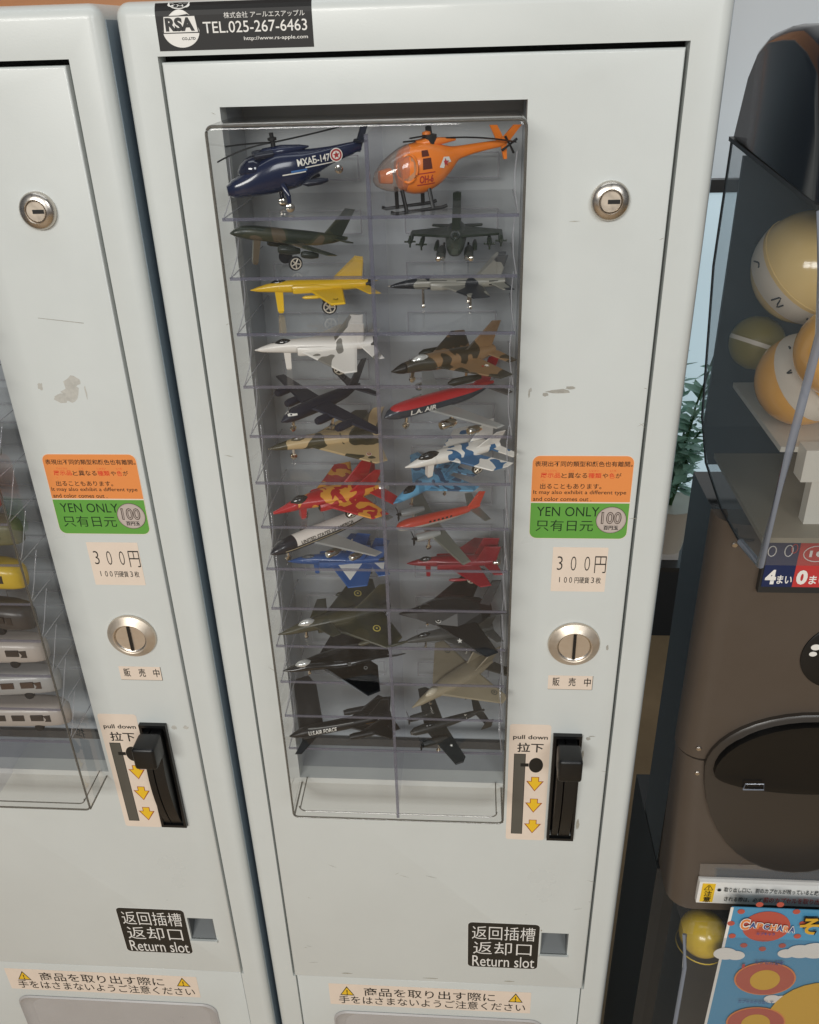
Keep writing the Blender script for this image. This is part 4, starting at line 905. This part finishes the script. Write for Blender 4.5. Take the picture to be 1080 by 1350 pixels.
# ---- R row 10 black stealth jet -------------------------------------------------------------
BLKJ = solid("toy_black_matt", "#0d0d0e", .42); BLKG = solid("toy_black_gloss", "#08090a", .18, coat=.5)
p = Plane("faceted black toy stealth jet with white star marks on swept wings", (0.1360, -0.012), (0.2130, -0.002), 9, h=0.0200, roll=math.radians(20))
m = MB(); ring = lambda t, w, z, b: [(t, -w, b), (t, -w*.45, z), (t, w*.45, z), (t, w, b), (t, 0, b-.02)]
m.loft([ring(0, .004, .0, -.005), ring(.18, .07, .035, -.01), ring(.36, .15, .085, -.015), ring(.60, .19, .07, -.015), ring(.86, .14, .02, -.01), ring(.98, .05, .0, -.008)], True); p.put(m, "fuselage", BLKJ)
p.wing([(.04, .01), (.36, .14), (.86, .52), (.98, .48), (.80, .14)], -.012, BLKJ, -.02, .016); p.fin([(.84, .0), (.96, .0), (1.10, .18), (1.0, .18)], BLKJ, y0=.03, cant=.9)
p.star(.60, -.34, -.008, .030, WS); p.disc(.40, -.12, .02, .030, [(WS, 1), (BLKJ, .8), (WS, .3)]); p.gear(.3, 0, -.02, .012, CHROME, (1,)); p.gear(.7, .1, -.02, .012, CHROME)
p.canopy(.20, .36, .05, .035, .06, BLKG)

# ---- L row 11 black diamond-wing stealth fighter -------------------------------------------
p = Plane("glossy black toy stealth fighter with diamond wings and silver cockpit", (0.0395, -0.0390), (0.1230, -0.0060), 10, h=0.0140)
p.fuselage([(0, .004, .004, -.018), (.1, .035, .022, -.014), (.22, .055, .038, -.004), (.38, .085, .042, 0), (.6, .11, .040, 0), (.85, .10, .03, 0), (1, .08, .015, 0)], BLKG, 2.2); p.canopy(.12, .28, .036, .036, .022, GLASSW)
p.wing([(.36, .08), (.80, .08), (.86, .16), (.80, .42), (.68, .44)], -.008, BLKG, -.02); p.fin([(.82, .0), (1.0, .0), (1.10, .17), (1.0, .19)], BLKG, y0=.09, cant=.9)
GRY = solid("toy_grey_mark", "#8b8b88", .4); p.disc(.60, -.12, .034, .018, [(GRY, 1), (BLKG, .7), (GRY, .3)]); p.disc(.74, -.17, .004, .018, [(GRY, 1), (BLKG, .6)]); p.gear(.25, 0, -.03, .012, CHROME, (1,)); p.gear(.65, .1, -.03, .012, CHROME)

# ---- R row 11 dull grey fighter at the back -------------------------------------------------
DGY = solid("toy_dull_grey", "#4d4e4b", .4, vary=.1, vscale=90)
p = Plane("dull dark grey toy fighter jet half hidden under the stealth jet's shelf", (0.1370, 0.002), (0.2130, 0.026), 10, h=0.0150)
p.fuselage(NEEDLE, DGY); p.canopy(.15, .32, .03, .04, .028, GLASSD); p.wing([(.40, .05), (.78, .05), (.88, .34), (.76, .35)], -.005, DGY); p.tailplane([(.86, .05), (1, .05), (1.06, .22), (.98, .22)], 0, DGY); p.fin([(.72, .03), (.96, .03), (1.0, .22), (.9, .22)], DGY, y0=.04, cant=.15); p.gear(.25, 0, -.03, .012, CHROME, (1,)); p.gear(.68, .1, -.03, .012, CHROME)

# ---- R row 12 beige fighter ------------------------------------------------------------------
BEI = solid("toy_beige", "#9b9079", .38, vary=.06, vscale=60)
p = Plane("beige toy fighter jet with dark roundels on its wings", (0.1450, -0.0395), (0.2090, 0.0260), 11, h=0.0155)
p.fuselage([(0, .004, .004, -.02), (.1, .026, .024, -.015), (.25, .046, .042, -.004), (.45, .075, .05, 0), (.7, .085, .045, 0), (.9, .075, .04, 0), (1, .06, .03, 0)], BEI, 2.5); p.canopy(.16, .32, .03, .04, .028, solid("beige_glass", "#c2b9a4", .12, coat=.6))
p.wing([(.28, .03), (.44, .07), (.80, .07), (.82, .40), (.72, .42)], -.005, BEI, -.02); p.tailplane([(.86, .06), (1.02, .06), (1.10, .24), (1.0, .26)], 0, solid("toy_tail_dark", "#3c3a33", .4)); p.fin([(.74, .03), (.98, .03), (1.04, .22), (.93, .23)], BEI, y0=.05, cant=.15)
for y in (-.30, .28): p.disc(.74, y, .0, .028, [(DGY, 1), (BEI, .7), (DGY, .35)])
p.gear(.25, 0, -.03, .012, CHROME, (1,)); p.gear(.66, .1, -.03, .012, CHROME)

# ---- L row 13 black aircraft with white lettering -------------------------------------------
p = Plane("matt black toy reconnaissance plane with white lettering and broad wing under its nose", (0.0385, -0.0385), (0.1240, -0.0100), 12, h=0.0170)
p.fuselage([(0, .006, .006, -.022), (.05, .026, .024, -.014), (.14, .044, .044, -.002), (.35, .05, .05, 0), (.7, .05, .05, .004), (.9, .045, .04, .01), (1, .03, .03, .012)], BLKJ)
p.wing([(.10, .04), (.34, .04), (.36, .50), (.30, .62), (.14, .60)], -.03, BLKJ, .01, .016, sides=(1,)); p.wing([(.12, .04), (.26, .04), (.08, .17), (.02, .16)], -.05, BLKJ, -.1, .014, sides=(-1,))
p.wing([(.58, .05), (.92, .05), (.99, .20), (.94, .24)], -.01, BLKJ, .02); p.tailplane([(.90, .03), (1.0, .03), (1.05, .18), (.97, .19)], .02, BLKJ); p.fin([(.76, .04), (.98, .04), (.98, .24), (.90, .25)], BLKJ); p.fin([(.70, .0), (.98, .0), (.96, .12), (.86, .13)], BLKJ, y0=.10, cant=.1)
p.engine(.56, .86, .13, -.02, .03, BLKJ); p.words("U.S.AIR FORCE", .18, .45, .002, .038, WS, .02, near=True); p.band(.18, .62, .044, .047, GRY, sides=(-1,)); p.band(.86, .92, .02, .034, WS, sides=(-1,)); p.band(.74, .92, .012, .015, solid("toy_gold", "#a5762e", .4), sides=(-1,))
# ---- R row 13 dark grey propeller bomber ----------------------------------------------------
PRB = solid("toy_charcoal", "#2c2d2b", .42, vary=.12, vscale=100)
p = Plane("charcoal toy propeller bomber with long wing hanging over the bottom shelf", (0.1430, -0.0340), (0.2060, -0.0040), 12, h=0.0190)
p.fuselage([(0, .02, .02, -.005), (.05, .042, .042, 0), (.2, .054, .056, 0), (.5, .05, .052, 0), (.8, .034, .036, .01), (1, .012, .014, .022)], PRB)
p.wing([(.20, .04), (.46, .04), (.50, .48), (.44, .54), (.34, .54)], -.02, PRB, .03, .022); p.tailplane([(.86, .02), (.98, .02), (1.0, .22), (.93, .23)], .02, PRB); p.fin([(.84, .0), (.98, .0), (1.0, .13), (.90, .14)], PRB, y0=.22)
p.engine(.08, .40, .18, -.01, .040, PRB, tip=.9); p.prop(.06, .18, -.01, .095); p.engine(.0, .03, 0, -.005, .025, CHROME, "nose_light", (1,)); p.gear(.3, .18, -.05, .012, CHROME, (1, -1), .03); p.star(.40, -.30, -.0, .02, WS); p.canopy(.18, .34, .03, .03, .045, GLASSD)

# ---- mixed toys in the neighbouring machine --------------------------------------------------
LG = "toy train cars in the left machine"
def traincar(label, x1, y, k, body, dark, L=0.092, w=0.026, h=0.024):
    rv = random.Random(k); r = empty("toy_train_car", (x1 - L/2 - rv.uniform(0, .004), y + rv.uniform(-.004, .006), SZ[k]+0.0004), rotz=rv.uniform(-.12, .12), label=label, cat="toy train", group=LG)
    m = MB(); rings = []
    for u, f in ((0, 1), (.6, 1), (.80, .97), (.92, .86), (.98, .62), (1.0, .35)):
        rings.append([(-L/2 + u*L, a*w/2*f, 0.003 + (b*.5+.5)*h*(.35 + .65*f)) for a, b in [(math.copysign(abs(math.cos(q))**.6, math.cos(q)), math.copysign(abs(math.sin(q))**.6, math.sin(q))) for q in [2*PI*j/18 for j in range(18)]]])
    m.loft(rings, True).build("body", body, r, 50)
    for i in range(4):
        x = -L/2 + .012 + i*.017
        MB().box(x, x+.011, -w/2-.0006, -w/2+.001, .014, .020).build("window", dark, r)
    MB().box(L/2-.022, L/2-.012, -w/2*.9-.0006, -w/2*.8, .012, .019).build("door", dark, r)
    bm_ = bevel_box(L*.5-.016, L*.5-.006, -w*.28, w*.28, h*.72, h*.99, .002, 2); link("windscreen", bm_mesh(bm_, "windscreen", dark), r)
    for x in (-L/2+.02, L/2-.025):
        for yy in (-w/2+.001, w/2-.005): MB().lathe([(.0035, 0), (.0042, .001), (.0042, .003), (.0035, .004)], (x, yy, .0042), 'y', 14).build("wheel", TYRE, r, 40)
PALE = solid("train_pale", "#b3aaa2", .35, coat=.2, vary=.03); DRK = solid("train_dark", "#3a3432", .3)
ry = -0.022
traincar("pale toy train car on the bottom shelf of the left machine", -0.1655, ry, 12, PALE, DRK)
traincar("pale toy train car one shelf above the bottom in the left machine", -0.1665, ry, 11, solid("train_grey", "#a2a19f", .35, coat=.2, vary=.03), solid("train_brown", "#4a3a33", .3))
traincar("pale toy train car two shelves above the bottom in the left machine", -0.1675, ry, 10, PALE, DRK)
traincar("dark grey toy train car under the yellow one in the left machine", -0.1680, ry, 9, solid("train_charcoal", "#45413f", .35), DRK)
traincar("yellow toy train car in the left machine", -0.1700, ry, 8, solid("train_yellow", "#c9a935", .35, coat=.2), DRK)
traincar("olive toy train car above the yellow one in the left machine", -0.1680, ry+.012, 7, solid("train_olive", "#6c6a50", .35), DRK)
traincar("rose red toy train car in the left machine", -0.1720, ry, 6, solid("train_rose", "#b4615c", .35), DRK)
traincar("green toy train car above the rose red one in the left machine", -0.1700, ry+.01, 5, solid("train_green", "#6f8a72", .35), DRK)

# ================================================================== CAPSULE MACHINE ON THE RIGHT
GX, GXR = 0.392, 0.70
gm = empty("capsule_machine", (0.545, 0.04, -1.40), label="brown capsule toy machine with dark hood and clear hopper full of capsules", cat="capsule machine")
GI = Matrix.Translation((-0.545, -0.04, 1.40))
def gl(o):
    if o is not None and o.data is not None: o.data.transform(GI)
    return o
BROWN = solid("brown_plastic", "#554b42", 0.38, bump=.05, bscale=1200, vary=.05, vscale=20); BROWND = solid("brown_plastic_dark", "#3a342e", 0.3, bump=.04, bscale=900)
HOODM = solid("dark_gloss_hood", "#181d24", 0.16, coat=.25); HCL = clear("hopper_clear", (0.90, 0.91, 0.92), 0.05, (.6, .62, .62), 1.3, .03); HED = clear("hopper_edge", (0.55, 0.58, 0.64), 0.45, (.42, .46, .54), 1.0, .1)
DKG = solid("dark_grey_plastic", "#2b2d2e", 0.35); WPL = solid("white_tray_plastic", "#cfcbc0", .5)
# hood
hood = [(.1400, -.0635), (.124, -.022), (.108, -.004), (.085, .006), (.050, .0105), (.021, .009), (-.005, -.001), (-.025, -.014), (-.050, -.048), (-.0650, -.0800)]
m = MB(); rings = []
for x, d in ((GX-.001, .010), (GX+.0012, .0045), (GX+.005, .0012), (GX+.012, 0), (GXR-.01, 0), (GXR, .01)):
    rg = []
    for i, (y, z) in enumerate(hood):
        v = Vector((.045-y, -.03-z)).normalized()*d if 0 < i < len(hood)-1 else Vector((math.copysign(d, .045-y), 0)); rg.append((x, y+v.x, z+v.y))
    rings.append(rg)
m.loft(rings, True); gl(m.build("hood", HOODM, gm, 60))
m = MB(); m.prism([(.1400, -.0640), (-.0660, -.0806), (-.0660, -.0836), (.1400, -.0670)], lambda y, z: (GX-.0018, y, z), lambda y, z: (GXR, y, z)); gl(m.build("hood_rim", DKG, gm))
# clear hopper
hp = [(.1387, -.0672), (.1418, -.1624), (.1112, -.2843), (.0803, -.3129), (.0213, -.3247), (-.0343, -.3231), (-.0786, -.3150), (-.0904, -.2210), (-.1002, -.1452), (-.0670, -.0838)]
m = MB(); m.loft([[(x, y, z) for y, z in hp] for x in (GX, GXR)], True); hop = gl(m.build("clear_hopper", HCL, gm, 60))
e = MB(); e.tube([(GX+.001, y, z) for y, z in hp[5:]], .0028, 8); gl(e.build("hopper_edge", HED, hop, 60))
e = MB(); e.tube([(GX+.0005, y, z) for y, z in hp[:6]], .0011, 6); gl(e.build("hopper_seam", solid("seam_dark", "#1a1c1e", .4), hop, 60))
# inside of hopper: back plate, tray
gl(MB().box(GX+.0015, GXR-.004, .104, .108, -.292, -.074).prism([(.1085, -.290), (.1040, -.290), (.0740, -.3115), (.0780, -.3135)], lambda y, z: (GX+.0015, y, z), lambda y, z: (GXR-.004, y, z)).build("hopper_back", solid("hopper_back_grey", "#30363b", .35), gm))
tr = MB(); tr.box(GX+.018, GXR-.01, -.030, .098, -.2520, -.2480).box(GX+.030, GXR-.01, -.045, -.030, -.2680, -.2440).box(GX+.040, GX+.060, -.040, -.030, -.305, -.268)
gl(tr.build("capsule_tray", WPL, gm))
gl(MB().box(GX+.006, GXR-.006, -.060, .080, -.3080, -.3040).build("hopper_floor", solid("floor_tan", "#8a8373", .5), gm))
# body
m = MB(); R_ = .022
def body_ring(z, y0, x0):
    pts = [(x0, .026)]
    for i in range(7):
        a = PI + PI/2*i/6; pts.append((x0 + R_ + R_*math.cos(a), y0 + R_ + R_*math.sin(a)))
    return [(x, y, z) for x, y in pts + [(GXR, y0), (GXR, .026)]]
m.loft([body_ring(-.3280, .0, .386), body_ring(-.572, .0, .386)], True); gl(m.build("upper_body", BROWN, gm, 40))
m = MB(); m.loft([body_ring(-.5745, .0, .3875), body_ring(-.66, -.018, .3885), body_ring(-.742, -.027, .390)], True); gl(m.build("lower_body", BROWN, gm, 40))
gl(MB().box(.3882, GXR, .0262, .098, -.742, -.330).build("side_housing", solid("black_gloss_side", "#15181a", .14, coat=.3), gm))
m = MB(); m.box(.3875, GXR, .02, .15, -1.39, -.744); gl(m.build("base_body", DKG, gm))
# chute
EC, EW = .497, .0895
def egg(f, y, up=.0635, dn=.1110, zc=-.577, n=40, front=True):
    out = []
    for i in range(n):
        a = 2*PI*i/n; s_ = math.sin(a); z = zc + (up if s_ > 0 else dn)*s_*f
        out.append((EC + EW*f*math.cos(a), z))
    return out
def slope_y(z): return 0.0 if z > -.5745 else (-.018*(-.5745-z)/(.0855) if z > -.66 else -.018 - .009*(-.66-z)/.073)
m = MB(); m.loft([[(x, slope_y(z)+.002, z) for x, z in egg(1.0, 0)], [(x, slope_y(z)-.004, z) for x, z in egg(1.0, 0)], [(x, slope_y(z)-.0055, z) for x, z in egg(.97, 0)]], True)
ch = gl(m.build("capsule_chute", BROWND, gm, 40))
m = MB(); pts = []
for i in range(40):
    a = 2*PI*i/40; s_ = math.sin(a); pts.append((EC + .083*math.cos(a), -.577 + (.057 if s_ > 0 else .018)*s_))
m.loft([[(x, slope_y(z)-.0030, z) for x, z in pts], [(x, slope_y(z)-.0125, z) for x, z in pts], [(EC + (x-EC)*.93, slope_y(z)-.0130, -.575 + (z+.575)*.93) for x, z in pts], [(EC + (x-EC)*.75, slope_y(z)-.0118, -.572 + (z+.572)*.75) for x, z in pts]], True)
gl(m.build("chute_flap", solid("shaded_opening_black", "#0a0b0c", .3), ch, 60))  # black colour carries the dark of the recessed chute opening
m = MB(); q = [(.4400, -.0175, -.5905), (.4410, -.0175, -.5835), (.4570, -.0175, -.5830), (.4580, -.0175, -.5900)]; m.tube(q + [q[0]], .0006, 5); gl(m.build("flap_tab", HED, ch))
# round badge with paw prints
m = MB(); c_ = (.5037, -.4524); m.loft([[(c_[0] + r*math.cos(2*PI*j/40), y, c_[1] + r*math.sin(2*PI*j/40)) for j in range(40)] for r, y in ((.0335, .001), (.0335, -.0012), (.0325, -.0018))], True); bd = gl(m.build("round_badge", BLACKP, gm, 40))
for dx, dz, rx, rz in ((-.0235, .010, .0040, .0030), (-.0245, .003, .0032, .0024), (-.0175, .0145, .0035, .0030)):
    m = MB(); m.loft([[(c_[0]+dx + rx*math.cos(2*PI*j/16), y, c_[1]+dz + rz*math.sin(2*PI*j/16)) for j in range(16)] for y in (-.0017, -.0021)], True); gl(m.build("paw_mark", WHITEI, bd))
# coin count panel
cp = gl(MB().box(.4228, .60, -.0060, -.0002, -.3860, -.3240).build("coin_panel", DKG, gm))
NV = solid("navy_print", "#1d2c55", .35); RD = solid("red_panel_print", "#c43c3c", .35)
gl(MB().box(.4245, .4480, -.0066, -.0061, -.3800, -.3275).build("navy_field", NV, cp)); gl(MB().box(.4481, .4760, -.0066, -.0061, -.3800, -.3275).build("red_field", RD, cp)); gl(MB().box(.4761, .5900, -.0066, -.0061, -.3800, -.3275).build("navy_field", NV, cp))
gf = lambda u, v: (u, -.0069, v)
for body, r_, bo in (("4", (.4262, .4345, -.3775, -.3640), .05), ("まい", (.4355, .4470, -.3770, -.3690), .02), ("0", (.4500, .4585, -.3775, -.3640), .05), ("まい", (.4600, .4740, -.3770, -.3690), .02), ("10", (.4560, .4680, -.3520, -.3460), .02)):
    gl(lettering("lettering", body, r_, gf, WHITEI, cp, bold=bo))
for cx_, cz_, rx, rz, mt in ((.4275, -.3470, .0030, .0045, WHITEI), (.4400, -.3465, .0030, .0050, WHITEI), (.4440, -.3445, .0022, .0040, RD), (.4615, -.3490, .0100, .0070, WHITEI)):
    q = [(cx_ + rx*math.cos(2*PI*j/20), -.0070, cz_ + rz*math.sin(2*PI*j/20)) for j in range(20)]; m = MB(); m.tube(q + [q[0]], .0004, 4); gl(m.build("hand_picture", mt, cp))
# notice strip and clear film
nf = lambda u, v: (.4135 + u*(.60-.4135), -.0312, -.7285 + v*.0295)
gl(MB().box(.4135, .60, -.0340+.004, -.0240, -.7285, -.6990).build("capsule_notice", WHITEI, gm)); cnn = gm.children[-1] if False else [o for o in gm.children if o.name.startswith("capsule_notice")][0]
gl(MB().box(.4165, .4285, -.0306, -.0301, -.7265, -.7010).build("yellow_field", YELLOW, cnn))
for body, u0, u1, v0, v1, mt in (("⚠", .026, .070, .66, .90, BLACKI), ("注", .030, .068, .36, .62, BLACKI), ("意", .030, .068, .08, .34, BLACKI), ("●", .092, .112, .62, .74, BLACKI), ("取り出し口に、前のカプセルが残っていると故障の原因となります。", .125, .80, .60, .82, BLACKI), ("される際は、必ず", .135, .325, .16, .38, BLACKI), ("前のカプセルを取り出してから", .33, .72, .16, .42, REDI), ("購入", .73, .79, .16, .38, BLACKI)):
    gl(lettering("lettering", body, (u0, u1, v0, v1), nf, mt, cnn, bold=.01))
gl(MB().add([(.4135, -.0262, -.6992), (.55, -.0262, -.6992), (.55, -.0226, -.6800), (.4135, -.0222, -.6835)], [(0, 1, 2, 3)]).build("clear_film", clear("film", (.9, .9, .9), .10, (.75, .76, .78), 4.0, .12), gm))
# lower hopper with poster
LH_ = [(.13, -.742), (.13, -1.20), (-.060, -1.22), (-.078, -.95), (-.070, -.770), (-.055, -.742)]
m = MB(); m.loft([[(x, y, z) for y, z in LH_] for x in (.3985, GXR)], True); lh = gl(m.build("lower_hopper", HCL, gm, 60))
e = MB(); e.tube([(.3995, y, z) for y, z in LH_[2:]], .0022, 8); gl(e.build("hopper_edge", HED, lh, 60))
PB = solid("poster_blue", "#5297bd", .35); PR = solid("poster_red", "#bd5848", .35); PW = solid("poster_white", "#efeae2", .4); PY = solid("poster_yellow", "#dcab34", .4); PO = solid("poster_orange", "#e58a4a", .4)
px0, px1, pz0, pz1, py = .4370, .62, -1.10, -.7000, -.0555
po = gl(MB().box(px0, px1, py, py+.0008, pz0, pz1).build("toy_poster", PB, gm))
gl(MB().box(px0-.0012, px0+.0014, py-.0004, py-.0001, pz0, pz1).build("poster_margin", PW, po))
def pdisc(name, cx_, cz_, rx, rz, mt, o, n=28):
    return gl(MB().prism([(cx_ + rx*math.cos(2*PI*j/n), cz_ + rz*math.sin(2*PI*j/n)) for j in range(n)], lambda x, z: (x, py-o, z), lambda x, z: (x, py-o+.0002, z)).build(name, mt, po))
pdisc("printed_sun", .4715, -.7250, .0215, .0215, PR, .0006)
for i in range(11):
    a = 2*PI*i/11 + .2; pdisc("printed_ray", .4715 + .0325*math.cos(a), -.7250 + .0325*math.sin(a), .0034, .0034, PR, .0006, 10)
for cx_, cz_, r in ((.4400, -.7660, .011), (.4500, -.7680, .0085), (.5080, -.7580, .012), (.5210, -.7560, .014), (.4960, -.7620, .008), (.4950, -.8330, .008), (.5050, -.8340, .009), (.5140, -.8350, .006)): pdisc("printed_cloud", cx_, cz_, r, r*.8, PW, .0009 + .00003*(r*1000))
for cx_, cz_ in ((.4825, -.8010), (.4850, -.8720)):
    pdisc("printed_oval", cx_, cz_, .0290, .0255, PO, .0016); pdisc("printed_oval", cx_, cz_, .0275, .0240, PR, .0019); pdisc("printed_capsule", cx_, cz_-.001, .0140, .0155, PY, .0022)
pdisc("printed_hill", .5420, -.8650, .0480, .0620, PY, .0014)
pf = lambda u, v: (u, py-.0026, v); pf2 = lambda u, v: (u, py-.0029, v)
for i, chx in enumerate("CAPCHARA"):
    w0 = (.4470, .4555, .4620, .4680, .4740, .4805, .4865, .4920, .4975); big = .0035 if i == 0 else 0
    x_, x2_ = w0[i], w0[i+1]-.0008; zt_ = -.7160 - i*.0007
    gl(lettering("lettering", chx, (x_-.0008, x2_+.0008, zt_-.0088-big, zt_+.0008+big), pf, PW, po, bold=.10)); gl(lettering("lettering", chx, (x_, x2_, zt_-.008-big, zt_+big), pf2, (PO, solid("poster_blue_dark", "#33508f", .4))[i % 2], po, bold=.03))
gl(lettering("lettering", "カプキャラ", (.4630, .4800, -.7345, -.7300), pf2, MC["poster_blue_dark"], po, bold=.02))
gl(lettering("lettering", "そ", (.4985, .5190, -.7320, -.7060), pf, BLACKI, po, bold=.09)); gl(lettering("lettering", "そ", (.5000, .5175, -.7305, -.7075), pf2, PY, po, bold=.03))
gl(lettering("lettering", "カプセル状態", (.4680, .4960, -.7770, -.7710), pf2, MC["poster_blue_dark"], po, bold=.02)); gl(lettering("lettering", "カプセルから出して", (.4620, .4960, -.8390, -.8330), pf2, MC["poster_blue_dark"], po, bold=.02)); gl(lettering("lettering", "1", (.4575, .4600, -.7840, -.7780), pf2, RD, po, bold=.02))
# capsules
CG = "capsules in the clear hopper"
CAPY = solid("capsule_yellow", "#efcf8c", .14, coat=.5); CAPO = solid("capsule_orange", "#f0b254", .16, coat=.5); CAPD = solid("capsule_olive", "#8a7c3c", .3); PAPER = solid("capsule_paper", "#ddd3c4", .55)
def capsule(label, c, r, tilt, mat, band=(.05, -.45), name="toy_capsule", ink=True):
    o = empty(name, (c[0], c[1], c[2]-r), label=label, cat="capsule", group=CG); o.rotation_euler = (0, 0, 0)
    Rm = Vector(tilt).to_track_quat('Z', 'Y').to_matrix()
    def P(v): return tuple(Rm @ Vector(v) + Vector((0, 0, r)))
    def cap(z0, z1, rad, n=10): return [(rad*math.cos(math.asin(max(-1, min(1, z0 + (z1-z0)*i/n)))), rad*(z0 + (z1-z0)*i/n)) for i in range(n+1)]
    m = MB(); m.lathe(cap(-1, 1, r, 22), (0, 0, 0), 'z', 32); m.v = [P(v) for v in m.v]; m.build("shell", mat, o, 60)
    m = MB(); m.lathe(cap(band[1], band[0], r*1.008, 6), (0, 0, 0), 'z', 32, cap=False); m.v = [P(v) for v in m.v]; m.build("paper_band", PAPER, o, 60)
    m = MB(); m.lathe([(r*1.0, -.0008), (r*1.014, -.0006), (r*1.014, .0006), (r*1.0, .0008)], (0, 0, r*(band[0]+.06)), 'z', 32, cap=False); m.v = [P(v) for v in m.v]; m.build("seam", mat, o, 60)
    if ink:
        rr = random.Random(int(c[2]*9999)); zc = (band[0]+band[1])/2*r; rad = math.sqrt(max(1e-9, r*r - zc*zc))*1.03
        for k in range(9):
            a = k*.68 + rr.random()*.3; z = zc + (rr.random()-.5)*.14*r; w = rr.uniform(.03, .11); m = MB(); ph = rr.random()*6.3; fq = rr.uniform(1.5, 4.5); am = rr.uniform(.02, .10)
            q = [P((rad*math.cos(a + w*u), rad*math.sin(a + w*u), z + am*r*math.sin(fq*u + ph))) for u in (-1, -.75, -.5, -.25, 0, .25, .5, .75, 1)]
            m.tube(q, .0006, 5); m.build("ink_mark", BLACKI, o)
capsule("large yellow capsule with white paper band at the top of the hopper", (.4365, .052, -.1440), .0400, (.39, -.55, .68), CAPY, (-.02, -.45))
capsule("orange capsule pressed against the front pane of the hopper", (.4360, -.0330, -.1780), .0300, (-.7, -.5, -.2), CAPO, (-.2, -.6))
capsule("orange capsule with broad paper wrap lying on the white tray", (.4320, .012, -.2140), .0330, (.45, -.55, .55), CAPO, (.75, .12))
capsule("dull olive capsule in the back corner of the hopper", (.4170, .078, -.2080), .0210, (.3, .2, .9), CAPD, (.05, -.1), ink=False)
capsule("orange capsule at the right of the white tray", (.4900, .010, -.2140), .0330, (.2, -.2, .9), CAPO, (.3, -.1))
CG = "capsules in the lower hopper"
capsule("yellow capsule standing beside the poster in the lower hopper", (.4275, -.0260, -.7790), .0230, (.1, .1, 1), solid("capsule_lemon", "#d8b52e", .25, coat=.4), (-.75, -.9), ink=False)
capsule("yellow and red capsule added at the back of the lower hopper for a reflection", (.4260, .052, -.8000), .0260, (.1, .1, 1), MC["capsule_lemon"], (-.35, -.9), ink=False)  # capsule put in where a reflection shows on the glossy side

# ================================================================== IN THE GAP: window, plant and box added in place of blurred reflections
sw = empty("standin_window", (.95, .95, -1.0), label="glowing window added for the bright blurred reflections in the gap beside the capsule machine", cat="window")
em = bpy.data.materials.new("glowing_pane"); em.use_nodes = True; b = em.node_tree.nodes["Principled BSDF"]; b.inputs["Base Color"].default_value = (.5, .6, .65, 1); b.inputs["Emission Color"].default_value = (.55, .72, .80, 1); b.inputs["Emission Strength"].default_value = .55  # pane glows to imitate the pale reflections in the gap
MB().box(-.45, .45, 0, .004, .08, .77).build("pane", em, sw)
for a in ((-.47, -.45, -.01, .01, .06, .79), (.45, .47, -.01, .01, .06, .79), (-.45, .45, -.01, .01, .77, .79), (-.45, .45, -.01, .01, .06, .08)  ): MB().box(*a).build("frame", DKG, sw)
pl = empty("standin_plant", (.56, .84, -.85), label="leafy green plant added for the green reflections in the gap", cat="plant")
MB().lathe([(.03, 0), (.045, .09), (.048, .095), (.04, .09)], (0, 0, 0), 'z', 20).build("pot", WPL, pl, 40)
rr = random.Random(3); st_ = MB(); lf = MB()
for k in range(9):
    a = rr.random()*6.28; r0 = .07*rr.random(); hgt = .16 + .22*rr.random(); tip = (r0*2*math.cos(a), r0*2*math.sin(a), .09 + hgt); st_.tube([(0, 0, .08), (r0*math.cos(a)*.6, r0*math.sin(a)*.6, .09 + hgt*.5), tip], .002, 5)
    for i in range(44):
        u = .15 + .85*rr.random(); c_ = Vector((tip[0]*u, tip[1]*u, .09 + hgt*u)); d = Vector((rr.uniform(-1, 1), rr.uniform(-1, 1), rr.uniform(-.4, .5))).normalized(); s_ = d.cross(Vector((0, 0, 1))).normalized(); L_ = rr.uniform(.02, .05)
        lf.add([c_, c_ + d*L_*.5 + s_*L_*.25 + Vector((0, 0, .003)), c_ + d*L_, c_ + d*L_*.5 - s_*L_*.25], [(0, 1, 2, 3)])
st_.build("stem", solid("stem_green", "#3d5a36", .5), pl); o = lf.build("foliage", solid("leaf_green", "#8fb8a4", .4), pl); o["kind"] = "stuff"

bx_ = empty("standin_box", (.575, .86, -.885), label="white box with a red band added for the reflections in the gap", cat="box")
MB().box(-.016, .016, -.012, .012, 0, .028).build("lower_part", PW, bx_); MB().box(-.0162, .0162, -.0122, .0122, .028, .042).build("red_band", RD, bx_); MB().box(-.016, .016, -.012, .012, .042, .085).build("upper_part", PW, bx_)
sh_ = empty("standin_shelf", (.62, .88, -.93), label="dark shelf added under the plant and box in the gap", cat="shelf")
MB().box(-.12, .3, -.06, .05, .036, .0445).build("board", DKG, sh_); MB().box(-.12, -.10, -.05, .05, -.46, .036).build("leg", DKG, sh_); MB().box(.28, .30, -.05, .05, -.46, .036).build("leg", DKG, sh_)

m = MB(); m.tube([(.3985, -.0030, -.3290), (.3990, -.0060, -.3345), (.4040, -.0065, -.3375), (.4125, -.0060, -.3380)], .0011, 6); gl(m.build("hopper_latch", solid("dark_wire", "#2a211c", .35, .6), gm, 60))
for x_, z_ in ((.4010, -.3460), (.4010, -.5600), (.4030, -.5880)):
    gl(MB().lathe([(.0022, .001), (.0024, -.0004), (.0018, -.0010), (.0001, -.0010)], (x_, .0004 if z_ > -.57 else -.0016, z_), 'y', 16).build("screw", BRUSH, gm, 40))
